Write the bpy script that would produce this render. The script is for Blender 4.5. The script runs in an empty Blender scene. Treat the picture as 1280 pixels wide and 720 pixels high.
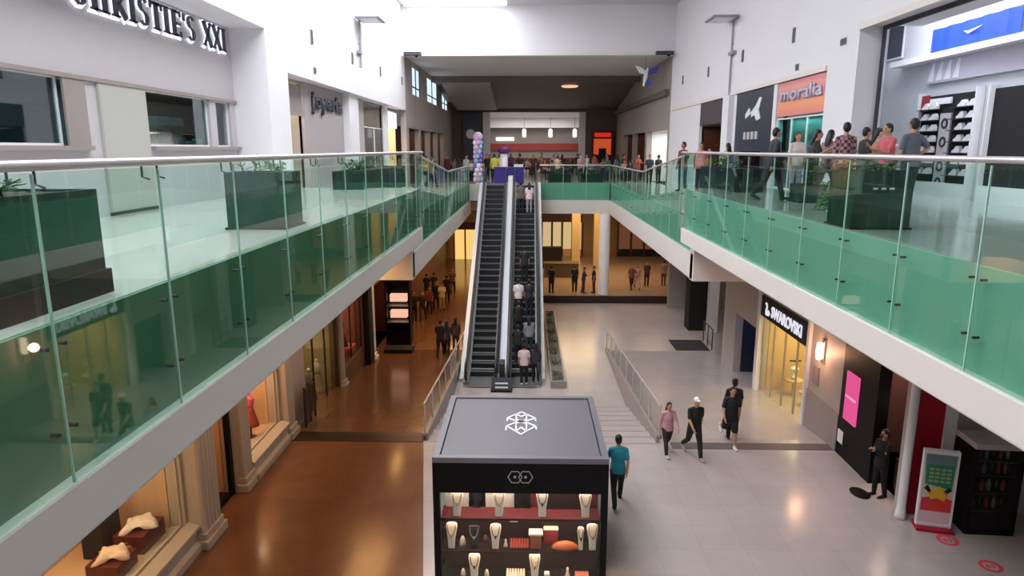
import bpy, math, random
from mathutils import Vector, Matrix
random.seed(7)
PI = math.pi
COL = bpy.context.scene.collection
R = math.radians

# ------------------------------------------------------------------ camera
EYE = 8.05          # eye height above the near ground floor
F = 845.0
PITCH = R(11.63)
YAW = math.atan(20 * math.cos(PITCH) / F)
cam_d = bpy.data.cameras.new('camera')
cam = bpy.data.objects.new('camera', cam_d)
COL.objects.link(cam)
cam_d.sensor_width = 36
cam_d.lens = F / 1280 * 36
cam_d.clip_start = 0.05
cam_d.clip_end = 400
cam.location = (0, 0, EYE)
cam.rotation_euler = (PI / 2 - PITCH, 0, YAW)
bpy.context.scene.camera = cam
_M = cam.rotation_euler.to_matrix()

def ray(px, py):
    return (_M @ Vector(((px - 640) / F, (360 - py) / F, -1))).normalized()
def atz(px, py, z):
    d = ray(px, py); t = (z - EYE) / d.z
    return Vector((d.x * t, d.y * t, z))
def aty(px, py, y):
    d = ray(px, py); t = y / d.y
    return Vector((d.x * t, y, EYE + d.z * t))
def atx(px, py, x):
    d = ray(px, py); t = x / d.x
    return Vector((x, d.y * t, EYE + d.z * t))

# ------------------------------------------------------------------ materials
def s2l(c):
    c /= 255.0
    return c / 12.92 if c <= 0.04045 else ((c + 0.055) / 1.055) ** 2.4
def rgb(*c):
    return tuple(s2l(v) for v in c) + (1,)
MATS = {}
def mat(name, col=(200, 200, 200), rough=0.6, metal=0.0, noise=0.0, scale=3.0, emit=0, spec=0.5, bump=0.0, alpha=None):
    if name in MATS: return MATS[name]
    m = bpy.data.materials.new(name); m.use_nodes = True
    nt = m.node_tree; b = nt.nodes['Principled BSDF']
    c = rgb(*col)
    b.inputs['Base Color'].default_value = c
    b.inputs['Roughness'].default_value = rough
    b.inputs['Metallic'].default_value = metal
    b.inputs['Specular IOR Level'].default_value = spec
    if emit:
        b.inputs['Emission Color'].default_value = c
        b.inputs['Emission Strength'].default_value = emit
    if noise or bump:
        tc = nt.nodes.new('ShaderNodeTexCoord')
        n = nt.nodes.new('ShaderNodeTexNoise'); n.inputs['Scale'].default_value = scale
        n.inputs['Detail'].default_value = 5
        nt.links.new(tc.outputs['Object'], n.inputs['Vector'])
        if noise:
            mx = nt.nodes.new('ShaderNodeMix'); mx.data_type = 'RGBA'
            mx.inputs[6].default_value = tuple(v * (1 - noise) for v in c[:3]) + (1,)
            mx.inputs[7].default_value = tuple(min(1, v * (1 + noise)) for v in c[:3]) + (1,)
            nt.links.new(n.outputs['Fac'], mx.inputs[0])
            nt.links.new(mx.outputs[2], b.inputs['Base Color'])
        if bump:
            bp = nt.nodes.new('ShaderNodeBump'); bp.inputs['Strength'].default_value = bump
            nt.links.new(n.outputs['Fac'], bp.inputs['Height'])
            nt.links.new(bp.outputs['Normal'], b.inputs['Normal'])
    MATS[name] = m
    return m

def tile_mat(name, c1, c2, grout, tile, rough, veins=0.15, spec=0.5):
    m = bpy.data.materials.new(name); m.use_nodes = True
    nt = m.node_tree; b = nt.nodes['Principled BSDF']
    tc = nt.nodes.new('ShaderNodeTexCoord')
    br = nt.nodes.new('ShaderNodeTexBrick')
    br.offset = 0.0; br.squash = 1.0
    br.inputs['Color1'].default_value = rgb(*c1); br.inputs['Color2'].default_value = rgb(*c2)
    br.inputs['Mortar'].default_value = rgb(*grout)
    br.inputs['Scale'].default_value = 1.0
    br.inputs['Mortar Size'].default_value = 0.006
    br.inputs['Brick Width'].default_value = tile; br.inputs['Row Height'].default_value = tile
    nt.links.new(tc.outputs['Object'], br.inputs['Vector'])
    n = nt.nodes.new('ShaderNodeTexNoise'); n.inputs['Scale'].default_value = 0.9; n.inputs['Detail'].default_value = 8
    n.inputs['Distortion'].default_value = 1.2
    nt.links.new(tc.outputs['Object'], n.inputs['Vector'])
    mx = nt.nodes.new('ShaderNodeMix'); mx.data_type = 'RGBA'; mx.blend_type = 'MULTIPLY'
    mx.inputs[0].default_value = 1
    cr = nt.nodes.new('ShaderNodeMapRange'); cr.inputs[3].default_value = 1 - veins; cr.inputs[4].default_value = 1 + veins
    nt.links.new(n.outputs['Fac'], cr.inputs[0])
    nt.links.new(br.outputs['Color'], mx.inputs[6]); nt.links.new(cr.outputs[0], mx.inputs[7])
    nt.links.new(mx.outputs[2], b.inputs['Base Color'])
    b.inputs['Roughness'].default_value = rough
    b.inputs['Specular IOR Level'].default_value = spec
    MATS[name] = m
    return m

def glass_mat(name, tint, gloss=0.08, rough=0.02, film=0.0, filmcol=(60, 130, 105)):
    """clear or filmed sheet glass: tinted see-through, mirror reflection by angle, optional film"""
    m = bpy.data.materials.new(name); m.use_nodes = True
    nt = m.node_tree; nt.nodes.remove(nt.nodes['Principled BSDF'])
    out = nt.nodes['Material Output']
    t = nt.nodes.new('ShaderNodeBsdfTransparent'); t.inputs[0].default_value = rgb(*tint)
    g = nt.nodes.new('ShaderNodeBsdfGlossy'); g.inputs['Roughness'].default_value = rough
    g.inputs[0].default_value = (1, 1, 1, 1)
    lw = nt.nodes.new('ShaderNodeLayerWeight'); lw.inputs[0].default_value = 0.35
    mr = nt.nodes.new('ShaderNodeMapRange'); mr.inputs[3].default_value = gloss * 0.5; mr.inputs[4].default_value = min(0.9, gloss * 5)
    nt.links.new(lw.outputs['Facing'], mr.inputs[0])
    mx = nt.nodes.new('ShaderNodeMixShader')
    base = t
    if film:
        d = nt.nodes.new('ShaderNodeBsdfDiffuse'); d.inputs[0].default_value = rgb(*filmcol)
        tl = nt.nodes.new('ShaderNodeBsdfTranslucent'); tl.inputs[0].default_value = rgb(*filmcol)
        a = nt.nodes.new('ShaderNodeMixShader'); a.inputs[0].default_value = 0.4
        nt.links.new(d.outputs[0], a.inputs[1]); nt.links.new(tl.outputs[0], a.inputs[2])
        f = nt.nodes.new('ShaderNodeMixShader'); f.inputs[0].default_value = film
        nt.links.new(t.outputs[0], f.inputs[1]); nt.links.new(a.outputs[0], f.inputs[2])
        base = f
    nt.links.new(mr.outputs[0], mx.inputs[0]); nt.links.new(base.outputs[0], mx.inputs[1]); nt.links.new(g.outputs[0], mx.inputs[2])
    nt.links.new(mx.outputs[0], out.inputs['Surface'])
    MATS[name] = m
    return m

def emit_mat(name, col, strength):
    m = bpy.data.materials.new(name); m.use_nodes = True
    nt = m.node_tree; nt.nodes.remove(nt.nodes['Principled BSDF'])
    e = nt.nodes.new('ShaderNodeEmission'); e.inputs[0].default_value = rgb(*col); e.inputs[1].default_value = strength
    nt.links.new(e.outputs[0], nt.nodes['Material Output'].inputs['Surface'])
    MATS[name] = m
    return m

WHITE = mat('white_wall_paint', (226, 225, 228), 0.7, noise=0.03, scale=0.6)
FASCIA = mat('fascia_paint', (224, 217, 211), 0.6, noise=0.02, scale=1.0)
CEIL = mat('ceiling_paint', (205, 203, 204), 0.8, noise=0.02)
GREYW = mat('taupe_wall_paint', (158, 149, 145), 0.7, noise=0.05, scale=0.8)
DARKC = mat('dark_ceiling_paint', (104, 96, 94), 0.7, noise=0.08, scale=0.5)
STORE = mat('storefront_grey', (188, 184, 186), 0.6, noise=0.03)
STONE = mat('grey_stone_cladding', (150, 140, 136), 0.35, noise=0.1, scale=2)
PINKW = mat('grey_pink_wall', (176, 166, 168), 0.6, noise=0.03)
CREAM = mat('cream_trim_paint', (186, 176, 166), 0.5, noise=0.03)
WARMW = mat('warm_shop_wall', (212, 178, 142), 0.6, noise=0.06)
BROWNW = mat('brown_wood_panel', (74, 38, 26), 0.4, noise=0.2, scale=4)
PALEFL = tile_mat('pale_marble_floor', (178, 168, 164), (174, 164, 161), (163, 153, 150), 0.9, 0.2, 0.10)
BROWNFL = tile_mat('brown_marble_floor', (118, 82, 60), (114, 79, 58), (107, 74, 54), 0.9, 0.16, 0.25)
UPFL = tile_mat('upper_marble_floor', (190, 187, 184), (186, 184, 181), (170, 168, 165), 0.9, 0.12, 0.06)
DARKSTRIP = mat('dark_stone_nosing', (44, 26, 22), 0.4, noise=0.1)
GREYSTRIP = mat('grey_stone_nosing', (104, 94, 92), 0.5, noise=0.1)
STEEL = mat('brushed_steel', (190, 188, 190), 0.3, 0.8)
RAILST = mat('handrail_steel', (205, 200, 200), 0.35, 0.5)
DSTEEL = mat('dark_steel', (70, 70, 74), 0.4, 0.6)
BLACK = mat('black_lacquer', (12, 12, 15), 0.5, spec=.2)
BLACKM = mat('black_matt', (18, 17, 18), 0.8)
CHAR = mat('charcoal_panel', (104, 102, 108), 0.45, noise=0.05, scale=2)
REDP = mat('crimson_panel', (170, 12, 40), 0.5)
WHITEP = mat('white_plastic', (232, 232, 234), 0.4)
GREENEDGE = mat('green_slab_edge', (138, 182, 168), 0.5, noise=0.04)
GREENSHADE = mat('shaded_green_slab_edge', (84, 128, 98), 0.5, noise=0.12, scale=1.5)  # slab edge green with the west side's shade put into the colour
GLASS = glass_mat('green_railing_glass', (234, 249, 243), 0.035)
CLEAR = glass_mat('shop_glass', (240, 244, 244), 0.025)
TEALG = glass_mat('teal_shop_glass', (150, 190, 190), 0.08)
LEAF = mat('leaf_green', (52, 98, 50), 0.6, noise=0.4, scale=9)
LEAFP = mat('pale_leaf_green', (110, 150, 96), 0.6, noise=0.3, scale=9)
SOIL = mat('soil', (50, 38, 30), 0.9, noise=0.3, scale=20)
DGREEN = mat('dark_green_fabric', (20, 52, 46), 0.35)

# ------------------------------------------------------------------ mesh helpers
class MB:
    def __init__(s): s.v = []; s.f = []; s.mi = []; s.cur = 0
    def add(s, vs, fs):
        k = len(s.v); s.v += [tuple(v) for v in vs]
        for f in fs: s.f.append(tuple(i + k for i in f)); s.mi.append(s.cur)
        return s
    def box(s, x0, x1, y0, y1, z0, z1):
        if x0 > x1: x0, x1 = x1, x0
        if y0 > y1: y0, y1 = y1, y0
        if z0 > z1: z0, z1 = z1, z0
        return s.add([(x0,y0,z0),(x1,y0,z0),(x1,y1,z0),(x0,y1,z0),(x0,y0,z1),(x1,y0,z1),(x1,y1,z1),(x0,y1,z1)],
              [(0,3,2,1),(4,5,6,7),(0,1,5,4),(1,2,6,5),(2,3,7,6),(3,0,4,7)])
    def prism_x(s, poly, x0, x1):      # poly of (y,z), ccw seen from +x
        n = len(poly)
        a = [(x0, y, z) for y, z in poly] + [(x1, y, z) for y, z in poly]
        return s.add(a, [tuple(reversed(range(n))), tuple(range(n, 2 * n))] + [(i, (i + 1) % n, n + (i + 1) % n, n + i) for i in range(n)])
    def prism_y(s, poly, y0, y1):      # poly of (x,z)
        n = len(poly)
        a = [(x, y0, z) for x, z in poly] + [(x, y1, z) for x, z in poly]
        return s.add(a, [tuple(range(n)), tuple(reversed(range(n, 2 * n)))] + [((i + 1) % n, i, n + i, n + (i + 1) % n) for i in range(n)])
    def prism_z(s, poly, z0, z1):
        n = len(poly)
        a = [(x, y, z0) for x, y in poly] + [(x, y, z1) for x, y in poly]
        return s.add(a, [tuple(reversed(range(n))), tuple(range(n, 2 * n))] + [(i, (i + 1) % n, n + (i + 1) % n, n + i) for i in range(n)])
    def lathe(s, prof, c=(0, 0, 0), seg=16, sx=1, sy=1):
        vs = []; fs = []
        for r, z in prof:
            for k in range(seg):
                a = 2 * PI * k / seg
                vs.append((c[0] + r * sx * math.cos(a), c[1] + r * sy * math.sin(a), c[2] + z))
        for j in range(len(prof) - 1):
            for k in range(seg):
                k2 = (k + 1) % seg
                fs.append((j * seg + k, j * seg + k2, (j + 1) * seg + k2, (j + 1) * seg + k))
        fs.append(tuple(reversed(range(seg)))); fs.append(tuple(range((len(prof) - 1) * seg, len(prof) * seg)))
        return s.add(vs, fs)
    def ell(s, c, r, seg=14, rings=9):
        prof = []
        vs = []; fs = []
        for j in range(rings + 1):
            t = PI * (j + 0.0) / rings; t = max(0.06, min(PI - 0.06, t))
            for k in range(seg):
                a = 2 * PI * k / seg
                vs.append((c[0] + r[0] * math.sin(t) * math.cos(a), c[1] + r[1] * math.sin(t) * math.sin(a), c[2] - r[2] * math.cos(t)))
        for j in range(rings):
            for k in range(seg):
                k2 = (k + 1) % seg
                fs.append((j * seg + k, j * seg + k2, (j + 1) * seg + k2, (j + 1) * seg + k))
        fs.append(tuple(reversed(range(seg)))); fs.append(tuple(range(rings * seg, (rings + 1) * seg)))
        return s.add(vs, fs)
    def sweep(s, pts, rad, seg=10, up=(1, 0, 0), round_ends=True):
        """closed tube along pts, rad: number or (ra, rb) per point; ra along 'up'-like axis"""
        P = [Vector(p) for p in pts]; n = len(P)
        RR = [(r, r) if not isinstance(r, (tuple, list)) else tuple(r) for r in rad]
        rings = []
        U = Vector(up)
        dirs = []
        for i in range(n):
            a = P[max(0, i - 1)]; b = P[min(n - 1, i + 1)]
            dirs.append((b - a).normalized())
        def ring(c, d, r, f=1.0):
            u = U - d * U.dot(d)
            if u.length < 1e-3: u = Vector((0, 1, 0)) - d * d.y
            u.normalize(); w = d.cross(u)
            return [c + u * (r[0] * f * math.cos(2 * PI * k / seg)) + w * (r[1] * f * math.sin(2 * PI * k / seg)) for k in range(seg)]
        if round_ends:
            m = min(RR[0]); 
            for t in (80, 50, 25): rings.append(ring(P[0] - dirs[0] * m * math.sin(R(t)), dirs[0], RR[0], math.cos(R(t))))
        for i in range(n): rings.append(ring(P[i], dirs[i], RR[i]))
        if round_ends:
            m = min(RR[-1])
            for t in (25, 50, 80): rings.append(ring(P[-1] + dirs[-1] * m * math.sin(R(t)), dirs[-1], RR[-1], math.cos(R(t))))
        vs = [v for r in rings for v in r]; fs = []
        for j in range(len(rings) - 1):
            for k in range(seg):
                k2 = (k + 1) % seg
                fs.append((j * seg + k, j * seg + k2, (j + 1) * seg + k2, (j + 1) * seg + k))
        fs.append(tuple(reversed(range(seg)))); fs.append(tuple(range((len(rings) - 1) * seg, len(rings) * seg)))
        return s.add(vs, fs)
    def bar(s, a, b, r, seg=8):
        return s.sweep([a, b], [r, r], seg, round_ends=False)
    def quad(s, a, b, c, d): return s.add([a, b, c, d], [(0, 1, 2, 3)])
    def mesh(s, name, mats=(), smooth=False):
        me = bpy.data.meshes.new(name); me.from_pydata(s.v, [], s.f); me.update()
        for m in mats: me.materials.append(m)
        if len(mats) > 1: me.polygons.foreach_set('material_index', s.mi)
        if smooth: me.polygons.foreach_set('use_smooth', [True] * len(me.polygons))
        return me
    def build(s, name, m, parent=None, loc=None, smooth=False, bevel=0, rz=0):
        mats = m if isinstance(m, (list, tuple)) else [m]
        o = bpy.data.objects.new(name, s.mesh(name, mats, smooth)); COL.objects.link(o)
        if parent: o.parent = parent
        if loc is not None: o.location = loc
        if rz: o.rotation_euler.z = rz
        if bevel:
            md = o.modifiers.new('bevel', 'BEVEL'); md.width = bevel; md.segments = 2; md.limit_method = 'ANGLE'
        return o

def tag(o, label, cat, group=None, kind=None):
    o['label'] = label; o['category'] = cat
    if group: o['group'] = group
    if kind: o['kind'] = kind
    return o
def thing(name, label, cat, loc=(0, 0, 0), rz=0, group=None):
    o = bpy.data.objects.new(name, None); COL.objects.link(o)
    o.location = loc; o.rotation_euler.z = rz; o.empty_display_size = 0.1
    return tag(o, label, cat, group)
def struct(name, mb, m, smooth=False, bevel=0):
    o = mb.build(name, m, smooth=smooth, bevel=bevel); o['kind'] = 'structure'; return o
def copy_tree(o, parent=None):
    c = o.copy(); COL.objects.link(c)
    if parent: c.parent = parent
    for ch in list(o.children): copy_tree(ch, c)
    return c
def area(name, loc, size, energy, col=(255, 220, 180), rot=(0, 0, 0), sy=None):
    l = bpy.data.lights.new(name, 'AREA'); l.energy = energy; l.color = rgb(*col)[:3]
    l.shape = 'RECTANGLE'; l.size = size; l.size_y = sy or size
    o = bpy.data.objects.new(name, l); COL.objects.link(o); o.location = loc; o.rotation_euler = rot
    return o

# ------------------------------------------------------------------ levels
G0 = 0.0        # near ground floor
G1 = -1.3       # sunken middle of the ground floor
G2 = -0.85      # far ground floor
U0 = 6.87       # near upper floor
U1 = 6.0        # far upper floor
XL, XR = -3.17, 4.59          # near balcony edges
XL2, XR2 = -3.5, 5.0          # far balcony edges
WLx, WRx = -6.6, 7.6          # upper wall planes
GLx, GRx = -6.9, 8.4          # ground wall planes
YS = 20.3                     # where the building steps down
Y_EDGE = 42.0                 # far balcony edge
YB = 37.0                     # bulkhead

def uz(y):     # upper floor height along the side walkways
    if y < 21: return U0
    if y > 30: return U1
    return U0 + (U1 - U0) * (y - 21) / 9
def gz(y):     # ground ramps along the sides
    if y < 18: return G0
    if y > 30.8: return G1
    return G0 + (G1 - G0) * (y - 18) / 12.8

# ------------------------------------------------------------------ ground floors
mb = MB(); mb.prism_z([(-1.0, -6), (14, -6), (14, 18.0), (3.75, 18.0), (3.75, 17.7), (-2.9, 17.7), (-1.95, 11.4)], -0.3, 0)
struct('floor_pale_marble', mb, PALEFL)
mb = MB(); mb.prism_z([(-11, -6), (-1.0, -6), (-1.95, 11.4), (-2.9, 17.7), (-2.9, 18.0), (-11, 18.0)], -0.3, 0)
struct('floor_brown_marble', mb, BROWNFL)
# middle floor, and ramps on both sides
mb = MB(); mb.box(-2.9, 3.75, 17.7, 41, G1 - 0.3, G1); mb.box(3.75, 13, 30.8, 41, G1 - 0.3, G1)
struct('floor_sunken_middle', mb, PALEFL)
mb = MB(); mb.prism_x([(18.0, -1.6), (30.8, -1.6), (30.8, G1), (18.0, G0)], 3.75, 11)
struct('floor_ramp_pale', mb, PALEFL)
mb = MB(); mb.prism_x([(18.0, -1.6), (30.8, -1.6), (30.8, G1), (18.0, G0)], -11, -2.9)
mb.box(-11, -2.9, 30.8, 62, G1 - .3, G1)
struct('floor_ramp_brown', mb, BROWNFL)
mb = MB(); mb.box(-2.9, 14, 41, 66, G2 - 0.4, G2)
struct('floor_far_ground', mb, mat('tan_marble_floor', (158, 134, 112), 0.18, noise=0.1, scale=1.5))
# nosings
mb = MB(); mb.prism_x([(17.62, -.05), (18.3, -.05), (18.3, -.012), (18.0, .014), (17.62, .014)], -6.9, -2.9)
struct('trim_1', mb, DARKSTRIP)
mb = MB(); mb.box(4.0, 8.4, 17.35, 17.75, -0.05, 0.012)
struct('trim_2', mb, GREYSTRIP)
mb = MB(); mb.box(0.8, 8.6, 40.85, 41.0, G1, G2 + 0.01)
struct('trim_3', mb, DARKSTRIP)
# stairs down to the middle
mb = MB()
for k in range(7):
    y0 = 17.7 + k * 0.8; z = G0 - (k + 1) * (1.3 / 8)
    mb.box(-2.9, 3.75, y0, y0 + 0.8, G1 - 0.1, z)
struct('floor_stairs', mb, PALEFL)
mb = MB()
for k in range(8):
    y0 = 17.7 + k * 0.8; z = G0 - k * (1.3 / 8)
    mb.box(-2.9, 3.75, y0 - 0.06, y0 + 0.01, z - .02, z + 0.004)
struct('trim_4', mb, mat('stair_nosing', (146, 136, 133), .5))
# low curb walls beside the ramps
mb = MB(); mb.prism_x([(18.0, G1), (30.8, G1), (30.8, G1 + 0.14), (18.0, 0.1)], 3.68, 3.82)
mb2 = MB(); mb2.prism_x([(18.0, G1), (30.8, G1), (30.8, G1 + 0.14), (18.0, 0.1)], -2.97, -2.83)
struct('trim_5', mb, STONE); struct('trim_6', mb2, STONE)

def ramp_rail(x, label):
    t = thing('ramp_railing', label, 'railing', (x, 18.0, 0))
    y0, y1 = 18.0, 30.8
    p = lambda y, h: (0, y - 18.0, gz(y) + h)
    m = MB(); m.sweep([p(y0, 1.0), p(y1, 1.0)], [0.03, 0.03]); m.build('handrail', RAILST, t, smooth=True)
    n = 8
    for k in range(n + 1):
        y = y0 + (y1 - y0) * k / n
        m = MB(); m.bar(p(y, 0.05), p(y, 1.0), 0.025); m.build('post', RAILST, t)
    for k in range(n):
        a = y0 + (y1 - y0) * k / n + 0.08; b = y0 + (y1 - y0) * (k + 1) / n - 0.08
        m = MB(); m.prism_x([(a - 18, gz(a) + .15), (b - 18, gz(b) + .15), (b - 18, gz(b) + .92), (a - 18, gz(a) + .92)], -0.006, 0.006)
        m.build('glass_panel', CLEAR, t)
    return t
ramp_rail(3.75, 'steel and glass railing between the pale stairs and the shop ramp')
ramp_rail(-2.9, 'steel and glass railing edging the brown ramp beside the escalators')

# ------------------------------------------------------------------ upper slabs
def slab_profile(side, xe, xo, y0, y1, ztop, zgl, zbot, name):
    # xe = edge, xo = outer end; recess behind the glass down to the white band
    m = MB(); m.box(xo, xe + side * 0.12, y0, y1, zbot + .02, ztop); struct('floor_' + name, m, UPFL)
side_L, side_R = -1, 1
for nm, xe, xo, sd in (('upper_near_west', XL, -12, -1), ('upper_near_east', XR, 14, 1)):
    m = MB(); m.box(xo, xe + sd * 0.14, -6, 21, 5.5, U0); struct('floor_' + nm, m, UPFL)
    m = MB(); m.box(xe + sd * 0.14, xe + sd * 0.10, -6, YS, 5.7, U0 - 0.005); struct('trim_7' if sd < 0 else 'trim_8', m, GREENSHADE if sd < 0 else GREENEDGE)
    m = MB(); m.box(xe + sd * 0.35, xe, -6, YS, 5.3, 5.75); struct('trim_9' if sd < 0 else 'trim_10', m, FASCIA, bevel=0.03)
    m = MB(); m.box(xo, xe + sd * 0.3, -6, YS, 5.42, 5.5); struct('ceiling_' + nm.replace('upper_', 'under_'), m, CEIL)
for nm, xe, xo, sd in (('upper_far_west', XL2, -12, -1), ('upper_far_east', XR2, 14, 1)):
    m = MB(); z = 4.3
    m.prism_x([(21, z), (66, z), (66, U1), (30, U1), (21, U0)], *sorted((xo, xe + sd * 0.14)))
    struct('floor_' + nm, m, UPFL)
    m = MB(); m.box(xe + sd * 0.14, xe + sd * .10, YS, Y_EDGE, 4.9, U1 - 0.005); struct('trim_11' if sd < 0 else 'trim_12', m, GREENSHADE if sd < 0 else GREENEDGE)
    m = MB(); m.box(xe + sd * 0.35, xe, YS, Y_EDGE, 4.12, 4.95); struct('trim_13' if sd < 0 else 'trim_14', m, FASCIA, bevel=0.03)
    # transverse beam where the slab steps down
    m = MB(); m.box(xo, xe, YS - 0.1, YS + 0.35, 4.12, 5.75); struct('trim_15' if sd < 0 else 'trim_16', m, FASCIA)
# far cross slab behind the escalators
m = MB(); m.box(XL2, XR2, Y_EDGE + .14, 66, 4.3, U1); m.box(XL2, 0.75, 40.9, Y_EDGE + .14, 5.0, U1); struct('floor_upper_cross', m, UPFL)
m = MB(); m.box(0.75, XR2, Y_EDGE + .10, Y_EDGE + .14, 4.9, U1 - .005); struct('trim_17', m, GREENEDGE)
m = MB(); m.box(0.7, XR2, Y_EDGE, Y_EDGE + .35, 4.12, 4.95); struct('trim_18', m, FASCIA)
# bridge the camera stands on
m = MB(); m.box(XL, XR, -6, -0.35, 5.4, U0); struct('floor_upper_bridge', m, UPFL)

# ------------------------------------------------------------------ balcony railings
def side_railing(x, sd, y0, y1, off, label, zt, zb, tilt=None):
    t = thing('glass_railing', label, 'railing', (x, y0, U0))
    n0 = math.floor((y0 - off) / 1.5); ys = [y0]
    k = n0
    while off + 1.5 * k < y1:
        if off + 1.5 * k > y0 + 0.3: ys.append(off + 1.5 * k)
        k += 1
    ys.append(y1)
    for a, b in zip(ys[:-1], ys[1:]):
        g = 0.012
        m = MB()
        pl = [(a + g, zb), (b - g, zb)]
        mids = [v for v in (21.0, 30.0) if a + g < v < b - g]
        top = [(b - g, zt(b) + 1.03)] + [(v, zt(v) + 1.03) for v in reversed(mids)] + [(a + g, zt(a) + 1.03)]
        m.prism_x([(yy - y0, zz - U0) for yy, zz in pl + top], -0.008, 0.008)
        pn = m.build('glass_panel', GLASS, t)
        # round clamps near each joint hold the pane to the slab, small brackets carry the handrail
        for yy in (a + .09, b - .09):
            for h in (-0.12, -0.72):
                zz = (zt(yy) if zt(yy) + h > zb + .1 else zb + .3) + h - U0
                m = MB(); m.sweep([(-sd * 0.014, yy - y0, zz), (sd * 0.05, yy - y0, zz)], [0.015, 0.015], 8, up=(0, 0, 1), round_ends=False)
                m.build('clamp', DSTEEL, pn)
        for yy in (a + .12, b - .12):
            m = MB(); zz = zt(yy) - U0
            m.sweep([(sd * 0.012, yy - y0, zz + .93), (sd * 0.07, yy - y0, zz + .95), (sd * 0.07, yy - y0, zz + 1.06)], [0.009] * 3, 6, up=(0, 1, 0))
            m.build('handrail_bracket', DSTEEL, pn)
        m = MB(); m.box(-.008, .008, b - .008 - y0, b + .008 - y0, zb - U0, zt(b) + 1.02 - U0); m.build('joint_seal', mat('pale_sealant', (176, 206, 194), 0.4), t)
    pts = [(0, yy - y0, zt(yy) + 1.075 - U0) for yy in ([y0] + [v for v in (21.0, 30.0) if y0 < v < y1] + [y1])]
    m = MB(); m.sweep(pts, [(0.035, 0.035)] * len(pts), 12); m.build('handrail', RAILST, t, smooth=True)
    return t
side_railing(XL, -1, -1.5, YS + .3, 5.8, 'green glass railing with steel handrail past the black square planters', uz, 5.76)
side_railing(XR, 1, -1.5, YS + .3, 8.4, 'pale green glass railing in front of the group standing by the shoe shop', uz, 5.76)
side_railing(XL2, -1, YS + .45, 40.6, 21, 'far green glass railing sloping down beside the escalator top', uz, 4.96)
side_railing(XR2, 1, YS + .45, Y_EDGE, 21, 'far green glass railing sloping down to the cross walkway', uz, 4.96)
# cross railing
t = thing('glass_railing', 'short green glass railing on the cross walkway beside the escalator top', 'railing', (0.75, Y_EDGE, U1))
n = 3; w = (XR2 - 0.75) / n
for k in range(n):
    m = MB(); m.box(k * w + .01, (k + 1) * w - .01, -.008, .008, 4.96 - U1, 1.03); m.build('glass_panel', GLASS, t)
    m = MB(); m.box((k + 1) * w - .012, (k + 1) * w + .012, -.012, .012, 4.96 - U1, 1.02); m.build('joint_seal', MATS['pale_sealant'], t)
m = MB(); m.sweep([(0, 0, 1.075), (XR2 - .75, 0, 1.075)], [0.035, 0.035], 10, up=(0, 0, 1)); m.build('handrail', RAILST, t, smooth=True)

# columns
def column(x, y, z0, z1, r, label, m=FASCIA, sq=False):
    b = MB()
    if sq: b.box(-r, r, -r, r, 0, z1 - z0)
    else: b.lathe([(r * 1.15, 0), (r * 1.15, 0.12), (r, 0.2), (r, z1 - z0)], seg=24)
    return tag(b.build('column', m, loc=(x, y, z0), smooth=not sq), label, 'column')
column(4.75, 41.6, G1 - 0.02, 4.14, 0.33, 'white round column under the corner of the cross walkway')
# ------------------------------------------------------------------ text and lettering
def text_obj(name, body, height, m, loc, rot, parent=None, width=None, extrude=0.012, offset=0.0):
    cu = bpy.data.curves.new('lettering', 'FONT'); cu.body = body; cu.size = 1; cu.extrude = 0; cu.offset = offset
    cu.resolution_u = 3
    o = bpy.data.objects.new('lettering', cu); COL.objects.link(o)
    dg = bpy.context.evaluated_depsgraph_get()
    me = bpy.data.meshes.new_from_object(o.evaluated_get(dg))
    bpy.data.objects.remove(o); bpy.data.curves.remove(cu)
    xs = [v.co.x for v in me.vertices]; ys = [v.co.y for v in me.vertices]
    x0, x1, y0, y1 = min(xs), max(xs), min(ys), max(ys)
    sy = height / (y1 - y0); sx = (width / (x1 - x0)) if width else sy
    for v in me.vertices: v.co = ((v.co.x - x0) * sx, (v.co.y - y0) * sy, 0)
    me.name = name
    me.materials.append(m)
    ob = bpy.data.objects.new(name, me); COL.objects.link(ob)
    sol = ob.modifiers.new('depth', 'SOLIDIFY'); sol.thickness = extrude; sol.offset = 1
    ob.location = loc; ob.rotation_euler = rot
    if parent: ob.parent = parent
    return ob
ROT_W = (PI / 2, 0, PI / 2)      # on a west wall, read from the east: local x -> +Y
ROT_E = (PI / 2, 0, -PI / 2)     # on an east wall, read from the west: local x -> -Y
ROT_S = (PI / 2, 0, 0)           # faces the camera

def recess(nm, sd, x, y0, y1, z0, z1, depth, wm, fm=None, light=0, lcol=(255, 205, 150), opening=False):
    """shop interior box behind a wall opening; sd -1 = west side"""
    xo = x + sd * depth; t = 0.08
    m = MB()
    m.box(xo, xo + sd * t, y0 - t, y1 + t, z0 - t, z1 + t)
    m.box(x + sd * 0.02, xo, y0 - t, y0, z0 - t, z1 + t); m.box(x + sd * 0.02, xo, y1, y1 + t, z0 - t, z1 + t)
    m.box(x + sd * 0.02, xo, y0, y1, z1, z1 + t)
    struct('wall_' + nm, m, wm)
    m = MB(); m.box(x, xo, y0 - .0, y1, z0 - t, z0); struct('floor_' + nm, m, fm or wm)
    if light:
        area('shop_light', (x + sd * depth * 0.45, (y0 + y1) / 2, z1 - 0.06), min(depth * 0.6, 1.2), light, lcol, sy=(y1 - y0) * 0.8)

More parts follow.
